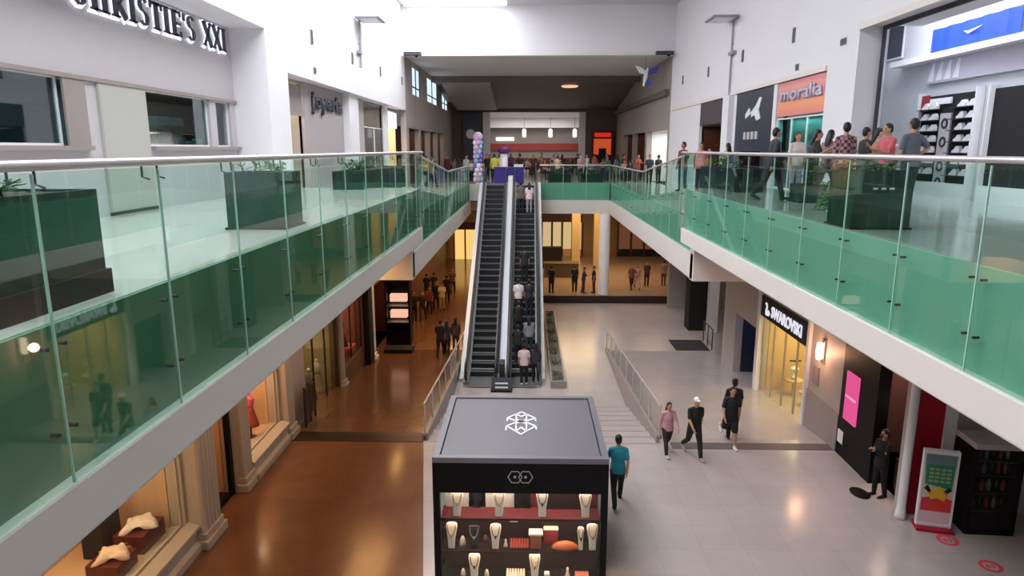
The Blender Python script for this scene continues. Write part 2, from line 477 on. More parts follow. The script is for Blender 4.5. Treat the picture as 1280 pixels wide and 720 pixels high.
def glass_pane(name, x, y0, y1, z0, z1, label=None, m=None, frame=None, parts=1, cat='shop window'):
    t = thing(name, label, cat, (x, y0, z0))
    fr = frame or WHITEP; w = (y1 - y0) / parts
    for k in range(parts):
        b = MB(); b.box(-.008, .008, k * w + .03, (k + 1) * w - .03, .03, z1 - z0 - .03); b.build('glass_pane', m or CLEAR, t)
    b = MB(); b.box(-.03, .03, 0, y1 - y0, 0, .04); b.box(-.03, .03, 0, y1 - y0, z1 - z0 - .04, z1 - z0)
    for k in range(parts + 1):
        yy = min(max(k * w, .02), y1 - y0 - .02); b.box(-.03, .03, yy - .02, yy + .02, .04, z1 - z0 - .04)
    b.build('window_frame', fr, t)
    return t

# ------------------------------------------------------------------ atrium shell
ZC = 15.3
m = MB(); m.box(-12, 14, -6, YB + .3, ZC + .05, ZC + .2); m.box(-1.1, 14, -6, YB, ZC, ZC + .05); m.box(-12, -6.4, -6, YB, ZC, ZC + .05)
struct('ceiling_atrium', m, CEIL)
SKY = emit_mat('skylight_glazing', (246, 246, 252), 8.6)
b = MB(); b.box(-6.35, -1.15, -5.8, YB - .3, ZC - .02, ZC + .02)
o = b.build('window_1', SKY); o['kind'] = 'structure'
b = MB()
for k in range(18):
    y = -5.0 + k * 2.45
    b.box(-6.4, -1.1, y - .04, y + .04, ZC - .1, ZC + .03)
struct('trim_19', b, WHITE)
# bulkhead
m = MB(); m.box(-6.7, 7.7, YB, YB + .5, 12.9, ZC); struct('wall_bulkhead', m, WHITE)
m = MB(); m.box(-6.6, 7.6, YB - .03, YB + .5, 12.82, 12.92); struct('trim_20', m, FASCIA)
# west upper walls
m = MB(); m.box(-8.2, WLx, -6, 17.7, 11.0, ZC); struct('wall_west_upper', m, WHITE)
m = MB(); m.box(-8.2, WLx, 17.7, 19.2, U0, ZC); m.box(-7.6, WLx, 19.2, YB + .5, 10.1, ZC); struct('wall_west_far_upper', m, WHITE)
m = MB(); m.box(-8.2, -7.5, -6, 18, 9.23, 11.0); struct('wall_west_fascia', m, STORE)
# storefront of the restaurant
m = MB()
for a, b_, z0, z1 in ((-6, 5.0, U0, 9.23), (5, 11.1, U0, 8.08), (11.65, 13.57, U0, 9.23), (13.57, 17.7, U0, 8.08), (16.27, 16.6, 8.08, 9.23), (17.4, 17.7, 8.08, 9.23), (8.0, 8.3, 8.08, 9.23)):
    m.box(-7.7, -7.5, a, b_, z0, z1)
m.box(-7.7, -7.5, 11.1, 11.65, U0, 8.08)
struct('wall_west_storefront', m, STORE)
m = MB(); m.box(-7.52, -7.40, 13.57, 17.7, 8.03, 8.10); m.box(-7.52, -7.40, 5, 11.65, 8.03, 8.10)
m.box(-7.52, -7.44, -6, 17.7, 9.18, 9.25); m.box(-7.5, -7.46, 11.1, 11.65, 8.1, 9.23)
struct('trim_21', m, STONE)
b = MB(); b.box(-7.5, -7.46, 12.0, 13.5, U0 + .05, 9.2); b.box(-7.46, -7.45, 12.02, 12.04, U0 + .05, 9.18)
o = b.build('door_1', mat('greige_door', (176, 176, 170), 0.5)); o['kind'] = 'structure'
b = MB(); b.box(-7.5, -7.43, 12.0, 13.5, U0, U0 + .06); struct('baseboard_west', b, DARKSTRIP)
recess('restaurant', -1, -7.7, 5, 17.5, 7.5, 9.4, 2.4, mat('dark_teal_interior', (62, 84, 90), 0.6, noise=0.2), DARKC, 110, (210, 235, 240))
glass_pane('shop_window', -7.6, 13.57, 16.27, 8.1, 9.2, 'wide dark kitchen window above the planter in the restaurant front', TEALG, parts=1)
glass_pane('shop_window', -7.6, 16.6, 17.4, 8.1, 9.2, 'narrow window at the corner end of the restaurant front', CLEAR)
glass_pane('shop_window', -7.6, 8.3, 11.1, 8.1, 9.2, 'window of the restaurant front before the plain door panel', TEALG, parts=2)
# kitchen things in the window
def coffee_machine(y, z, label, w=0.5, col=WHITEP):
    t = thing('kitchen_appliance', label, 'appliance', (-7.98, y, z))
    b = MB(); b.box(-.22, .22, -w / 2, w / 2, 0, .12); b.box(-.22, -.08, -w / 2, w / 2, .12, .55); b.box(-.22, .2, -w / 2, w / 2, .5, .68)
    b.build('housing', col, t, bevel=.02)
    b = MB(); b.lathe([(.05, .12), (.06, .3), (.05, .42)], (0.05, 0, 0), 12); b.build('jug', BLACK, t, smooth=True)
b = MB(); b.box(-8.5, -7.75, 13.6, 17.2, 7.5, 8.05)
tag(b.build('kitchen_counter', STONE), 'grey counter behind the wide dark restaurant window', 'counter')
coffee_machine(14.75, 8.05, 'white machine at the door end of the restaurant counter')
coffee_machine(15.35, 8.05, 'pale machine with black jug in the middle of the restaurant counter', 0.4, STORE)
for k, (yy, w, h, lb) in enumerate(((15.85, .2, .26, 'white stack of trays on the restaurant counter'), (16.25, .3, .18, 'pale bowl on the restaurant counter'), (16.65, .2, .24, 'white jar at the corner end of the restaurant counter'))):
    b = MB(); b.lathe([(w * .5, 0), (w * .62, h * .5), (w * .55, h)], seg=16); tag(b.build(('tray_stack', 'bowl', 'jar')[k], WHITEP, loc=(-8.05, yy, 8.05), smooth=True), lb, ('tray stack', 'bowl', 'jar')[k])

# serif lettering: CHRISTIE'S XXI, backlit
def serif_letters(s, h, pitch):
    """each glyph drawn as thick and thin strokes with slab serifs, local x along the wall, z up; returns (list of MB)"""
    W = 0.30; th = 0.115; tn = 0.05; sf = 0.035
    out = []; x = 0
    def poly(b, pts): b.prism_y([(p[0], p[1]) for p in pts], -0.03, 0.0)
    def stroke(b, p, q, w):
        dx, dz = q[0] - p[0], q[1] - p[1]; L = math.hypot(dx, dz); nx, nz = -dz / L * w / 2, dx / L * w / 2
        pts = [(p[0] + nx, p[1] + nz), (p[0] - nx, p[1] - nz), (q[0] - nx, q[1] - nz), (q[0] + nx, q[1] + nz)]
        poly(b, pts)
    def arc(b, c, rx, rz, a0, a1, w0, w1, n=9):
        pr = None
        for i in range(n + 1):
            a = R(a0 + (a1 - a0) * i / n); f = abs(math.cos(a)); w = w0 + (w1 - w0) * f
            o_ = (c[0] + (rx) * math.cos(a), c[1] + (rz) * math.sin(a)); i_ = (c[0] + (rx - w) * math.cos(a), c[1] + (rz - w * .6) * math.sin(a))
            if pr: poly(b, [pr[0], pr[1], i_, o_] if a1 < a0 else [pr[1], pr[0], o_, i_])
            pr = (o_, i_)
    for ch in s:
        b = MB(); ox = x
        def stem(xx): 
            stroke(b, (ox + xx, 0), (ox + xx, h), th)
            for zz in (sf / 2, h - sf / 2): stroke(b, (ox + xx - th * .95, zz), (ox + xx + th * .95, zz), sf)
        if ch == 'C': arc(b, (ox + .2, h / 2), .2, h / 2, 40, 320, tn, th); stroke(b, (ox + .34, h * .68), (ox + .34, h), tn); adv = .46
        elif ch == 'H': stem(.1); stem(.36); stroke(b, (ox + .1, h / 2), (ox + .36, h / 2), tn); adv = .54
        elif ch == 'R': stem(.1); arc(b, (ox + .14, h * .73), .19, h * .27, 90, -90, tn, th); stroke(b, (ox + .17, h * .48), (ox + .38, 0.01), th); adv = .48
        elif ch == 'I': stem(.1); adv = .27
        elif ch == 'S':
            arc(b, (ox + .17, h * .74), .15, h * .26, 30, 270, tn, th * .9); arc(b, (ox + .17, h * .26), .15, h * .26, 90, -150, tn, th * .9); adv = .38
        elif ch == 'T': stem(.2); stroke(b, (ox, h - .03), (ox + .4, h - .03), .06); stroke(b, (ox + .02, h * .75), (ox + .02, h), tn); stroke(b, (ox + .38, h * .75), (ox + .38, h), tn); adv = .44
        elif ch == 'E': stem(.1); [stroke(b, (ox + .1, zz), (ox + .34, zz), tn) for zz in (.03, h / 2, h - .03)]; stroke(b, (ox + .33, 0), (ox + .33, h * .22), tn); stroke(b, (ox + .33, h * .78), (ox + .33, h), tn); adv = .42
        elif ch == "'": stroke(b, (ox + .06, h * .7), (ox + .06, h), .07); adv = .16
        elif ch == 'X': stroke(b, (ox + .04, h), (ox + .34, 0), th); stroke(b, (ox + .34, h), (ox + .04, 0), tn * 1.1); adv = .42; [stroke(b, (ox + xx - .07, zz), (ox + xx + .07, zz), sf) for xx in (.05, .33) for zz in (sf / 2, h - sf / 2)]
        else: adv = .3
        if b.v: out.append(b)
        x += adv
    return out, x
gl, total = serif_letters("CHRISTIE'S XXI", 0.52, 0)
SY0, SY1 = 11.5, 17.35
t = thing('restaurant_sign', 'dark serif letters CHRISTIE\'S XXI with a white backlit edge on the grey fascia', 'sign', (-7.5, SY0, 10.38))
DLET = mat('dark_letter_face', (58, 62, 78), 0.4)
HALO = emit_mat('white_letter_glow', (240, 240, 255), 1.6)
sc = (SY1 - SY0) / total
for b in gl:
    # local (x along, y depth, z up) -> world (x = +depth, y = along)
    me = MB(); me.v = [(0.10 - y * 1.0 - .03, x * sc, z) for x, y, z in b.v]; me.f = b.f; me.mi = b.mi
    me.build('letter', DLET, t)
    cx = sum(v[0] for v in b.v) / len(b.v)
    h2 = MB(); h2.v = [(0.055 - y * 0.8 - .02, (cx + (x - cx) * 1.12) * sc, .26 + (z - .26) * 1.14 - .02) for x, y, z in b.v]; h2.f = b.f; h2.mi = b.mi
    h2.build('light_edge', HALO, t)

# recessed shopfronts on the west side beyond the pier
m = MB(); m.box(-7.2, -7.0, 19.2, 20.1, U1 - .2, 10.1); m.box(-7.2, -7.0, 21.7, 29.5, U1 - .2, 10.1); m.box(-7.2, -7.0, 33.6, 34.0, U1 - .2, 10.1)
struct('wall_west_far_shops', m, PINKW)
m = MB(); m.box(-7.05, -6.75, 26.2, 27.6, U1, 10.1); m.box(-7.05, -6.9, 33.5, 34.1, U1, 10.1); struct('trim_22', m, WHITE)
recess('west_lit_door', -1, -7.1, 20.1, 21.7, U0 - .05, 10.0, 1.6, CREAM, UPFL, 40, (255, 240, 222))
b = MB(); b.box(-7.09, -7.03, 20.15, 21.65, 9.05, 9.15); b.box(-7.09, -7.06, 20.15, 21.65, 9.15, 9.95)
tag(b.build('transom_panel', GREYW), 'grey transom panel over the warm lit doorway past the restaurant', 'panel')
recess('west_display', -1, -7.1, 29.5, 33.6, U1, 10.0, 1.5, GREYW, UPFL, 30, (240, 235, 225))
glass_pane('shop_window', -7.05, 29.5, 33.6, U1 + .4, 9.0, 'far display window beside the bright end shop on the upper walkway', CLEAR, parts=2)
recess('west_end_shop', -1, -7.1, 34.0, 37.0, U1, 9.9, 2.0, WARMW, UPFL, 220, (255, 235, 205))
b = MB(); b.box(-7.1, -7.0, 34.1, 36.9, 9.1, 9.9)
tag(b.build('light_box', emit_mat('white_lightbox', (255, 250, 245), 1.3)), 'white lit box over the end shop next to the dark hall', 'sign')
t = text_obj('shop_sign', 'joyería', 0.72, DLET, (-6.98, 22.3, 9.15), ROT_W, width=3.6, extrude=.05, offset=.03)
tag(t, 'dark lowercase letters of the jewellery shop on the pinkish recessed wall', 'sign')

# ------------------------------------------------------------------ east upper walls
m = MB(); m.box(WRx, 9.0, 18.15, YB + .5, 10.05, ZC); m.box(WRx, 9.0, -6, 16.55, 10.8, ZC)
struct('wall_east_upper', m, WHITE)
for nm_, bx in (('shoe_side', (WRx, 8.15, 16.55, 18.15, U0, ZC)), ('hall_side', (WRx, WRx + .2, 31.0, 37.5, U1, 10.05)), ('middle', (WRx, WRx + .3, 25.7, 27.0, U1, 10.05)), ('slim', (WRx, WRx + .25, 21.6, 21.9, U0 - .5, 10.05))):
    m = MB(); m.box(*bx); struct('wall_east_pier_' + nm_, m, WHITE)
m = MB(); m.box(WRx - .04, WRx, -6, 16.55, 10.72, 10.86); m.box(WRx - .05, WRx, 18.15, YB, 10.0, 10.12); struct('trim_23', m, FASCIA)
m = MB(); m.box(WRx - .2, WRx + .1, 26.0, 26.8, U1, 10.0); struct('trim_24', m, WHITE)
# shop with brown sign band
recess('east_brown_shop', 1, WRx + .1, 27.0, 31.0, U1, 9.0, 1.2, BROWNW, UPFL, 8)
b = MB(); b.box(WRx, WRx + .1, 27.05, 30.95, 9.05, 10.0)
tag(b.build('sign_band', mat('dark_brown_sign', (66, 58, 66), 0.5)), 'dark blank sign band between the white wall and the white pier', 'sign')
# navy shop
recess('east_navy_shop', 1, WRx + .1, 22.0, 25.7, U0 - .6, 10.0, 1.4, mat('navy_wall', (34, 42, 62), 0.5), UPFL, 6, (200, 220, 255))
t = thing('navy_shopfront', 'dark navy shopfront panel with a white leaping emblem', 'shopfront', (WRx, 21.95, U0 - .4))
NAVY = mat('navy_panel', (40, 48, 66), 0.35)
b = MB(); b.box(0, .08, 0, 3.7, 1.5, 3.5); b.box(0, .08, 0, .8, 0, 1.5); b.box(0, .08, 3.0, 3.7, 0, 1.5); b.build('front_panel', NAVY, t)
b = MB(); b.prism_x([(1.0, 2.55), (1.35, 2.5), (1.6, 2.7), (1.9, 2.62), (1.95, 2.8), (1.5, 3.0), (1.15, 3.25), (.95, 3.2), (1.2, 2.85)], -.03, -.0)
b.prism_x([(2.0, 2.75), (2.5, 2.6), (2.55, 2.75), (2.2, 2.95)], -.03, -.0); b.build('emblem', WHITEP, t)
for k in range(4): b = MB(); b.box(-.02, 0, 1.2 + k * .4, 1.45 + k * .4, 1.9, 2.15); b.build('letter', STORE, t)
# orange sign shop
t = thing('shop_sign', 'orange and pink sign board with white script over the teal window', 'sign', (WRx + .02, 18.15, 9.0))
OR = bpy.data.materials.new('orange_pink_board'); OR.use_nodes = True
nt = OR.node_tree; bs = nt.nodes['Principled BSDF']; tc = nt.nodes.new('ShaderNodeTexCoord'); sp = nt.nodes.new('ShaderNodeSeparateXYZ')
rp = nt.nodes.new('ShaderNodeValToRGB'); nt.links.new(tc.outputs['Generated'], sp.inputs[0]); nt.links.new(sp.outputs['Z'], rp.inputs[0]); nt.links.new(rp.outputs[0], bs.inputs['Base Color'])
rp.color_ramp.elements[0].color = rgb(226, 132, 128); rp.color_ramp.elements[1].color = rgb(206, 120, 138)
e = rp.color_ramp.elements.new(.3); e.color = rgb(240, 160, 110); e = rp.color_ramp.elements.new(.6); e.color = rgb(206, 138, 164); e = rp.color_ramp.elements.new(.8); e.color = rgb(226, 156, 138)
b = MB(); b.box(0, .1, 0.05, 3.4, 0, 1.0); b.build('board', OR, t)
text_obj('lettering', 'moralia', 0.38, mat('white_script', (200, 196, 214), .5), (-.02, 3.1, .42), ROT_E, t, width=2.95, extrude=.03, offset=.02)
area('shop_light', (7.83, 19.8, 8.9), .12, 60, (230, 255, 250), sy=3)  # unseen strip light added to brighten the teal curtain
b = MB(); b.box(7.98, 8.1, 18.15, 21.6, U0 - .1, 10.05); struct('wall_east_teal_shop', b, mat('teal_curtain', (116, 150, 146), .6, noise=.15, scale=4))
glass_pane('shop_window', WRx + .08, 18.17, 21.55, U0, 8.95, 'teal tinted window under the orange and pink sign board', TEALG, parts=3)
for k, yy in enumerate((18.8, 19.9, 21.0)):
    b = MB(); b.box(7.78, 7.93, yy - .3, yy + .3, U0, U0 + 1.1 + .2 * (k % 2)); tag(b.build('display_case', STORE, bevel=.02), ('low pale display case nearest the white pier behind the teal window', 'middle taller display case behind the teal window', 'low pale display case beside the navy front behind the teal window')[k], 'display case')
# shoe shop interior
SHW = mat('shoe_shop_wall', (206, 208, 212), .6, noise=.02)
for nm_, bx in (('long', (10.51, 10.65, 4, 21.2, U0, 12)), ('end', (8.15, 10.5, 21.0, 21.2, U0, 12)), ('near', (8.0, 10.5, 3.9, 4.05, U0, 12))): m = MB(); m.box(*bx); struct('wall_east_shoe_shop_' + nm_, m, SHW)
m = MB(); m.box(7.9, 10.6, 4, 21.2, 11.95, 12.1); struct('ceiling_shoe_shop', m, CEIL)
area('shop_light', (9.0, 12.5, 11.85), 1.6, 750, (240, 244, 255), sy=14)
m = MB(); m.box(8.1, 8.15, 16.42, 16.52, U0, 10.8); m.box(8.1, 8.15, 8, 16.42, 10.7, 10.8); struct('trim_32', m, DSTEEL)
m = MB(); m.box(10.1, 10.5, 4, 20.0, 10.25, 10.4); struct('trim_25', m, WHITE)
t = thing('framed_panel', 'dark upright panel high on the shoe shop wall', 'panel', (10.46, 20.1, 10.55))
b = MB(); b.box(0, .04, 0, .85, 0, .95); b.build('frame', WHITEP, t); b = MB(); b.box(-.015, 0.0, .05, .8, .05, .9); b.build('picture', NAVY, t)
t = thing('blue_banner', 'royal blue banner on the ledge over the shoe wall', 'banner', (10.42, 15.35, 10.41))
b = MB()
for i in range(24):
    y0, y1 = i * .135, (i + 1) * .135; dx0, dx1 = .03 * math.sin(i * 1.3), .03 * math.sin((i + 1) * 1.3)
    b.add([(dx0 - .02, y0, 0), (dx1 - .02, y1, 0), (dx1 - .02, y1, .62), (dx0 - .02, y0, .62), (dx0, y0, 0), (dx1, y1, 0), (dx1, y1, .62), (dx0, y0, .62)], [(3, 2, 1, 0), (4, 5, 6, 7), (0, 1, 5, 4), (2, 3, 7, 6)] + ([(0, 4, 7, 3)] if i == 0 else []) + ([(1, 2, 6, 5)] if i == 23 else []))
b.build('cloth', mat('royal_blue_cloth', (30, 76, 190), .6), t)
b = MB(); b.prism_x([(1.2, .42), (1.7, .3), (1.9, .4), (1.7, .37)], -.07, -.06); b.build('white_mark', WHITEP, t)
t = thing('light_box_row', 'pale lit panel with white product shapes over the shoe wall', 'display', (10.4, 13.4, 9.7))
b = MB(); b.box(0, .11, 0, 5.3, 0, .55); b.build('panel', mat('lilac_panel', (196, 190, 204), .5), t)
for k in range(4):
    b = MB(); b.prism_x([(4.9 - k * .35, .05), (5.15 - k * .35, .05), (5.0 - k * .35, .5), (4.9 - k * .35, .5)], -.02, 0); b.build('product_shape', WHITEP, t)
def shoe_wall(y0, y1, label, first):
    t = thing('shoe_display', label, 'shoe display', (10.4, y0, U0))
    b = MB(); b.box(.02, .1, 0, y1 - y0, .35, 2.5); b.build('back_panel', BLACKM, t)
    b = MB(); b.box(-.1, .1, -.04, 0, 0, 2.6); b.box(-.1, .1, y1 - y0, y1 - y0 + .04, 0, 2.6); b.box(-.1, .1, 0, y1 - y0, 0, .35); b.build('surround', WHITEP, t)
    return t
SHOE = MB()
SHOE.prism_y([(-.14, 0), (.14, 0), (.15, .04), (.06, .09), (.0, .15), (-.1, .16), (-.15, .08)], -.045, .045)
def shoe_row(y0, zs, ncol, lab):
    for r_, z in enumerate(zs):
        for k in range(ncol):
            b = MB(); b.v = [(y * 1.0, x, z2) for x, y, z2 in SHOE.v]; b.f = SHOE.f; b.mi = SHOE.mi
            o = b.build('shoe', WHITEP, loc=(10.36, y0 + k * .36, z))
            tag(o, lab, 'shoe', 'white shoes on the black display wall')
shoe_wall(16.4, 18.7, 'black shoe display with white shoes in rows and a pale centre strip', 1)
t = thing('display_strip', 'pale upright strip with two dark rings in the middle of the shoe wall', 'display panel', (10.38, 17.35, U0))
b = MB(); b.box(0, .04, 0, .45, 0, 2.05); b.build('panel', STORE, t)
for z in (.35, .75, 1.35, 1.8):
    b = MB()
    for k in range(20):
        a0, a1 = 2 * PI * k / 20, 2 * PI * (k + 1) / 20
        b.prism_x([(.22 + .13 * math.cos(a0), z + .13 * math.sin(a0)), (.22 + .13 * math.cos(a1), z + .13 * math.sin(a1)), (.22 + .08 * math.cos(a1), z + .08 * math.sin(a1)), (.22 + .08 * math.cos(a0), z + .08 * math.sin(a0))], -.02, 0)
    b.build('ring', DSTEEL, t)
b = MB(); b.box(10.36, 10.4, 17.4, 18.3, 9.15, 9.3); tag(b.build('header_strip', WHITEP), 'white header strip on top of the black shoe display', 'sign')
b = MB(); b.box(10.35, 10.4, 18.35, 18.65, 9.0, 9.4); tag(b.build('red_tag', mat('dull_red', (150, 50, 60), .5)), 'dull red square at the top corner of the shoe display', 'sign')
shoe_row(16.55, [U0 + .55 + .27 * k for k in range(7)], 2, 'white shoe on the window-side rows of the black shoe display')
shoe_row(18.05, [U0 + .55 + .27 * k for k in range(7)], 2, 'white shoe on the inner rows of the black shoe display')
b = MB()
for k in range(7): b.box(10.26, 10.42, 16.42, 17.3, U0 + .53 + .27 * k, U0 + .55 + .27 * k); b.box(10.26, 10.42, 17.85, 18.68, U0 + .53 + .27 * k, U0 + .55 + .27 * k)
sd_ = bpy.data.objects['shoe_display']; o = b.build('shelf', DSTEEL, sd_); o.location = -sd_.location
shoe_wall(11.5, 15.9, 'empty black display wall beyond the shoe rows', 0)

# ------------------------------------------------------------------ dark hall beyond the bulkhead
YH = 60.0
m = MB(); m.box(WLx - .3, WLx, YB + .5, YH, 9.2, 11.1); m.box(WLx - .3, WLx, YB + .5, YH, 12.6, 13.0)
for a, b_ in ((YB + .5, 39.8), (42.6, 45.6), (50.6, 53.4), (57, YH)): m.box(WLx - .3, WLx, a, b_, 11.1, 12.6)
for a, b_ in ((YB + .5, 38.3), (42, 42.6), (46, 46.6), (50, 50.6), (54, YH)): m.box(WLx - .3, WLx, a, b_, U1, 9.2)
struct('wall_hall_west', m, GREYW)
WINL = emit_mat('daylit_clerestory', (205, 225, 232), 1.5)
for k, (a, b_) in enumerate(((39.8, 42.6), (45.6, 50.6), (53.4, 57))):
    n = 2; w = (b_ - a) / n
    b = MB(); b.box(WLx - .1, WLx - .05, a, b_, 11.1, 12.6); o = b.build('window_%d' % (k + 2), WINL); o['kind'] = 'structure'
    f = MB(); [f.box(WLx - .12, WLx - .0, a + j * w - .05, a + j * w + .05, 11.1, 12.6) for j in range(n + 1)]; f.box(WLx - .2, WLx - .03, a, b_, 11.5, 11.58)
    ob = f.build('window_frame', DSTEEL, o)
m = MB(); m.box(WRx, WRx + .3, YB + .5, YH, 9.1, 13.0)
for a, b_ in ((YB + .5, 38), (44.5, 45.2), (50, 50.6), (55, YH)): m.box(WRx, WRx + .3, a, b_, U1, 9.1)
struct('wall_hall_east', m, GREYW)
m = MB(); m.box(WRx - .25, WRx, 38, YH, 10.9, 11.2); struct('trim_26', m, DARKC)
m = MB(); m.box(WLx - .3, -3.9, YH, YH + .3, U1, 13); m.box(4.95, WRx + .3, YH, YH + .3, U1, 13); m.box(-3.9, 4.95, YH, YH + .3, 11.15, 13); struct('wall_hall_back', m, mat('brown_grey_wall', (98, 84, 78), .7, noise=.08))
m = MB(); m.box(WLx - .3, WRx + .3, YB + .5, 48, 12.9, 13.05); struct('ceiling_hall', m, CEIL)
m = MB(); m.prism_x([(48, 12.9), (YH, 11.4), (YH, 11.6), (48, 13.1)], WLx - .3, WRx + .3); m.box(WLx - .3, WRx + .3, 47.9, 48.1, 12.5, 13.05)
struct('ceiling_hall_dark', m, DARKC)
m = MB(); m.prism_x([(48.2, 12.3), (58, 11.2), (58, 11.7), (48.2, 12.9)], -5.9, -2.6); struct('ceiling_hall_soffit', m, GREYW)
m = MB(); m.lathe([(.5, 0), (.6, .05), (.6, .1)], (3.0, 51, 12.42), 20)
tag(m.build('ceiling_lamp', emit_mat('orange_lamp', (255, 180, 140), 1.6)), 'orange glowing lamp under the dark hall ceiling', 'lamp')
# side shops in the hall
for k, (a, b_) in enumerate(((38.3, 42), (42.6, 46), (46.6, 50), (50.6, 54))):
    recess('hall_west_shop_%s' % 'abcd'[k], -1, WLx - .3, a, b_, U1, 9.2, 1.2, BROWNW, UPFL, 25, (255, 225, 190))
recess('hall_east_white_shop', 1, WRx + .3, 38, 44.5, U1, 9.1, 2.2, WHITE, UPFL, 220, (255, 250, 240))
b = MB()
for z in (U1 + .8, U1 + 1.3, U1 + 1.8, U1 + 2.3): b.box(9.7, 10.05, 38.5, 44, z, z + .05)
b.box(9.98, 10.05, 38.5, 44, U1, U1 + 2.4); tag(b.build('wall_shelving', WHITEP), 'white wall shelving in the bright shop at the dark hall entrance', 'shelf')
for k, (a, b_) in enumerate(((45.2, 50), (50.6, 55))):
    recess('hall_east_shop_%s' % 'ab'[k], 1, WRx + .3, a, b_, U1, 9.1, 1.2, BROWNW, UPFL, 10)
# red shop on the hall's back wall
b = MB(); b.box(5.5, 7.3, YH - .4, YH - .02, U1, 9.6)
t = thing('red_shopfront', 'small red glowing shopfront at the end of the dark hall', 'shopfront', (6.4, YH - .4, U1))
b = MB(); b.box(-.95, .95, 0, .38, 0, .9); b.box(-.95, -.75, 0, .38, .9, 3.6); b.box(.75, .95, 0, .38, .9, 3.6); b.box(-.75, .75, 0, .38, 2.9, 3.6); b.build('frame', mat('deep_red_frame', (90, 14, 12), .5), t)
b = MB(); b.box(-.75, .75, .2, .38, .9, 2.9); b.build('lit_interior', emit_mat('orange_shop_glow', (230, 96, 52), .75), t)
b = MB(); b.box(-.7, .7, -.04, 0, 3.05, 3.4); b.build('lit_sign', emit_mat('red_sign_glow', (235, 50, 36), .9), t)
b = MB(); b.box(-.75, .75, .02, .1, .9, 1.55); b.box(-.3, .35, .1, .2, 1.55, 2.1); b.build('counter_front', BLACKM, t)
# bright food court behind
FZ = 11.2
m = MB(); m.box(-9, 10, YH + .3, 75, FZ, FZ + .2); struct('ceiling_food_court', m, WHITE)
m = MB(); m.box(-9, 10, 72, 72.3, 10.2, FZ); struct('wall_food_court_bulkhead', m, WHITE)
for nm_, bx in (('back', (-9, 10, 73.62, 73.8, U1, FZ)), ('west', (-9.2, -9, YH, 74, U1, FZ)), ('east', (10, 10.2, YH, 74, U1, FZ))): m = MB(); m.box(*bx); struct('wall_food_court_' + nm_, m, GREYW)
m = MB(); m.box(-9, 10, 66, 75, U1 - .4, U1); struct('floor_food_court', m, UPFL)
b = MB(); b.box(-4.6, 6.5, 73.3, 73.615, 7.9, 8.6); tag(b.build('red_fascia_band', mat('brick_red', (150, 50, 40), .5)), 'long red band over the food court counters', 'fascia')
b = MB(); b.box(-4.6, 6.5, 72.6, 73.6, U1, U1 + 1.1); tag(b.build('food_counter', BROWNW), 'long dark counter at the back of the food court', 'counter')
b = MB(); b.box(-3.4, -1.5, 73.5, 73.615, 8.9, 9.25); tag(b.build('light_bar', emit_mat('white_lightbar', (255, 255, 255), 2.0)), 'white lit bar sign over the red food court band', 'sign')
for k, px in enumerate((-.4, 2.3, 4.8)):
    t = thing('pendant_lamp', ('white pendant lamp over the middle-west food court counter', 'white pendant lamp in the centre of the food court', 'white pendant lamp at the east end of the food court')[k], 'pendant lamp', (px, 71.5, 9.2))
    b = MB(); b.lathe([(.16, 0), (.22, .1), (.22, .75), (.1, .9)], seg=14); b.build('lamp_shade', MATS['white_lightbox'], t, smooth=True)
    b = MB(); b.bar((0, 0, .9), (0, 0, 2.0), .015); b.build('cord', BLACK, t)
m = MB(); m.box(-3.9, -3.3, YH + .02, YH + .32, U1, 11.15); m.box(4.4, 4.95, YH + .02, YH + .32, U1, 11.15); struct('trim_31', m, WHITE)
area('hall_fill_light', (0.5, 42, 12.8), 4, 340, (255, 246, 240), sy=5)  # unseen area lights added to brighten the hall
area('hall_fill_light', (0.5, 54, 11.5), 4, 120, (255, 240, 230), sy=5)
area('shop_light', (0.5, 67, FZ - .1), 8, 700, (255, 244, 236), sy=8)
b = MB(); b.box(-5.6, -4.2, YH - .3, YH, U1, 11.0); b.v = [(v[0], v[1] - .02, v[2]) for v in b.v]; dtp = tag(b.build('dark_tower_panel', mat('slate_blue_panel', (62, 64, 76), .5)), 'dark slate panel with a white badge beside the food court opening', 'panel')
b = MB(); b.lathe([(.4, 0), (.4, .05)], seg=20); o = b.build('round_badge', WHITEP, loc=(-4.95, YH - .3, 9.3)); o.rotation_euler.x = PI / 2; o.parent = dtp
# hanging decoration in the hall
t = thing('hanging_ornament', 'blue and white winged ornament hanging under the hall ceiling', 'ornament', (6.4, 38.6, 12.0))
BLU = mat('ornament_blue', (70, 70, 180), .4)
b = MB(); b.sweep([(-.1, 0, -.55), (0, 0, -.1), (.1, 0, .35)], [.05, .12, .05], 10, up=(0, 1, 0)); b.build('body', WHITEP, t, smooth=True)
b = MB(); b.prism_y([(0, 0), (.6, .1), (.7, .45), (.35, .35), (.1, .25)], -.03, .03); b.build('wing', BLU, t)
b = MB(); b.prism_y([(0, .0), (-.35, .1), (-.6, .5), (-.3, .42), (0, .2)], -.03, .03); b.build('wing', WHITEP, t)
b = MB(); b.prism_y([(0, -.1), (.35, -.4), (.15, -.65), (0, -.4)], -.03, .03); b.build('tail', BLU, t)
b = MB(); b.bar((0, 0, .3), (0, 0, .9), .008, 6); b.build('cord', BLACK, t)
# security cameras at bulkhead corners
for x, lb in ((-6.0, 'small dark device under the bulkhead at the jewellery shop side'), (7.0, 'small dark device under the bulkhead at the orange sign side')):
    t = thing('ceiling_device', lb, 'device', (x, YB - .4, 12.8))
    b = MB(); b.box(-.45, .45, -.15, .15, -.02, .16); b.build('housing', DSTEEL, t, bevel=.02)
    b = MB(); b.lathe([(.04, 0), (.09, .06), (.1, .1)], (0.2, 0, -.1), 12); b.build('lens', BLACK, t, smooth=True)
    b = MB(); b.box(-.05, .05, 0, .42, .1, .16); b.build('bracket', DSTEEL, t)
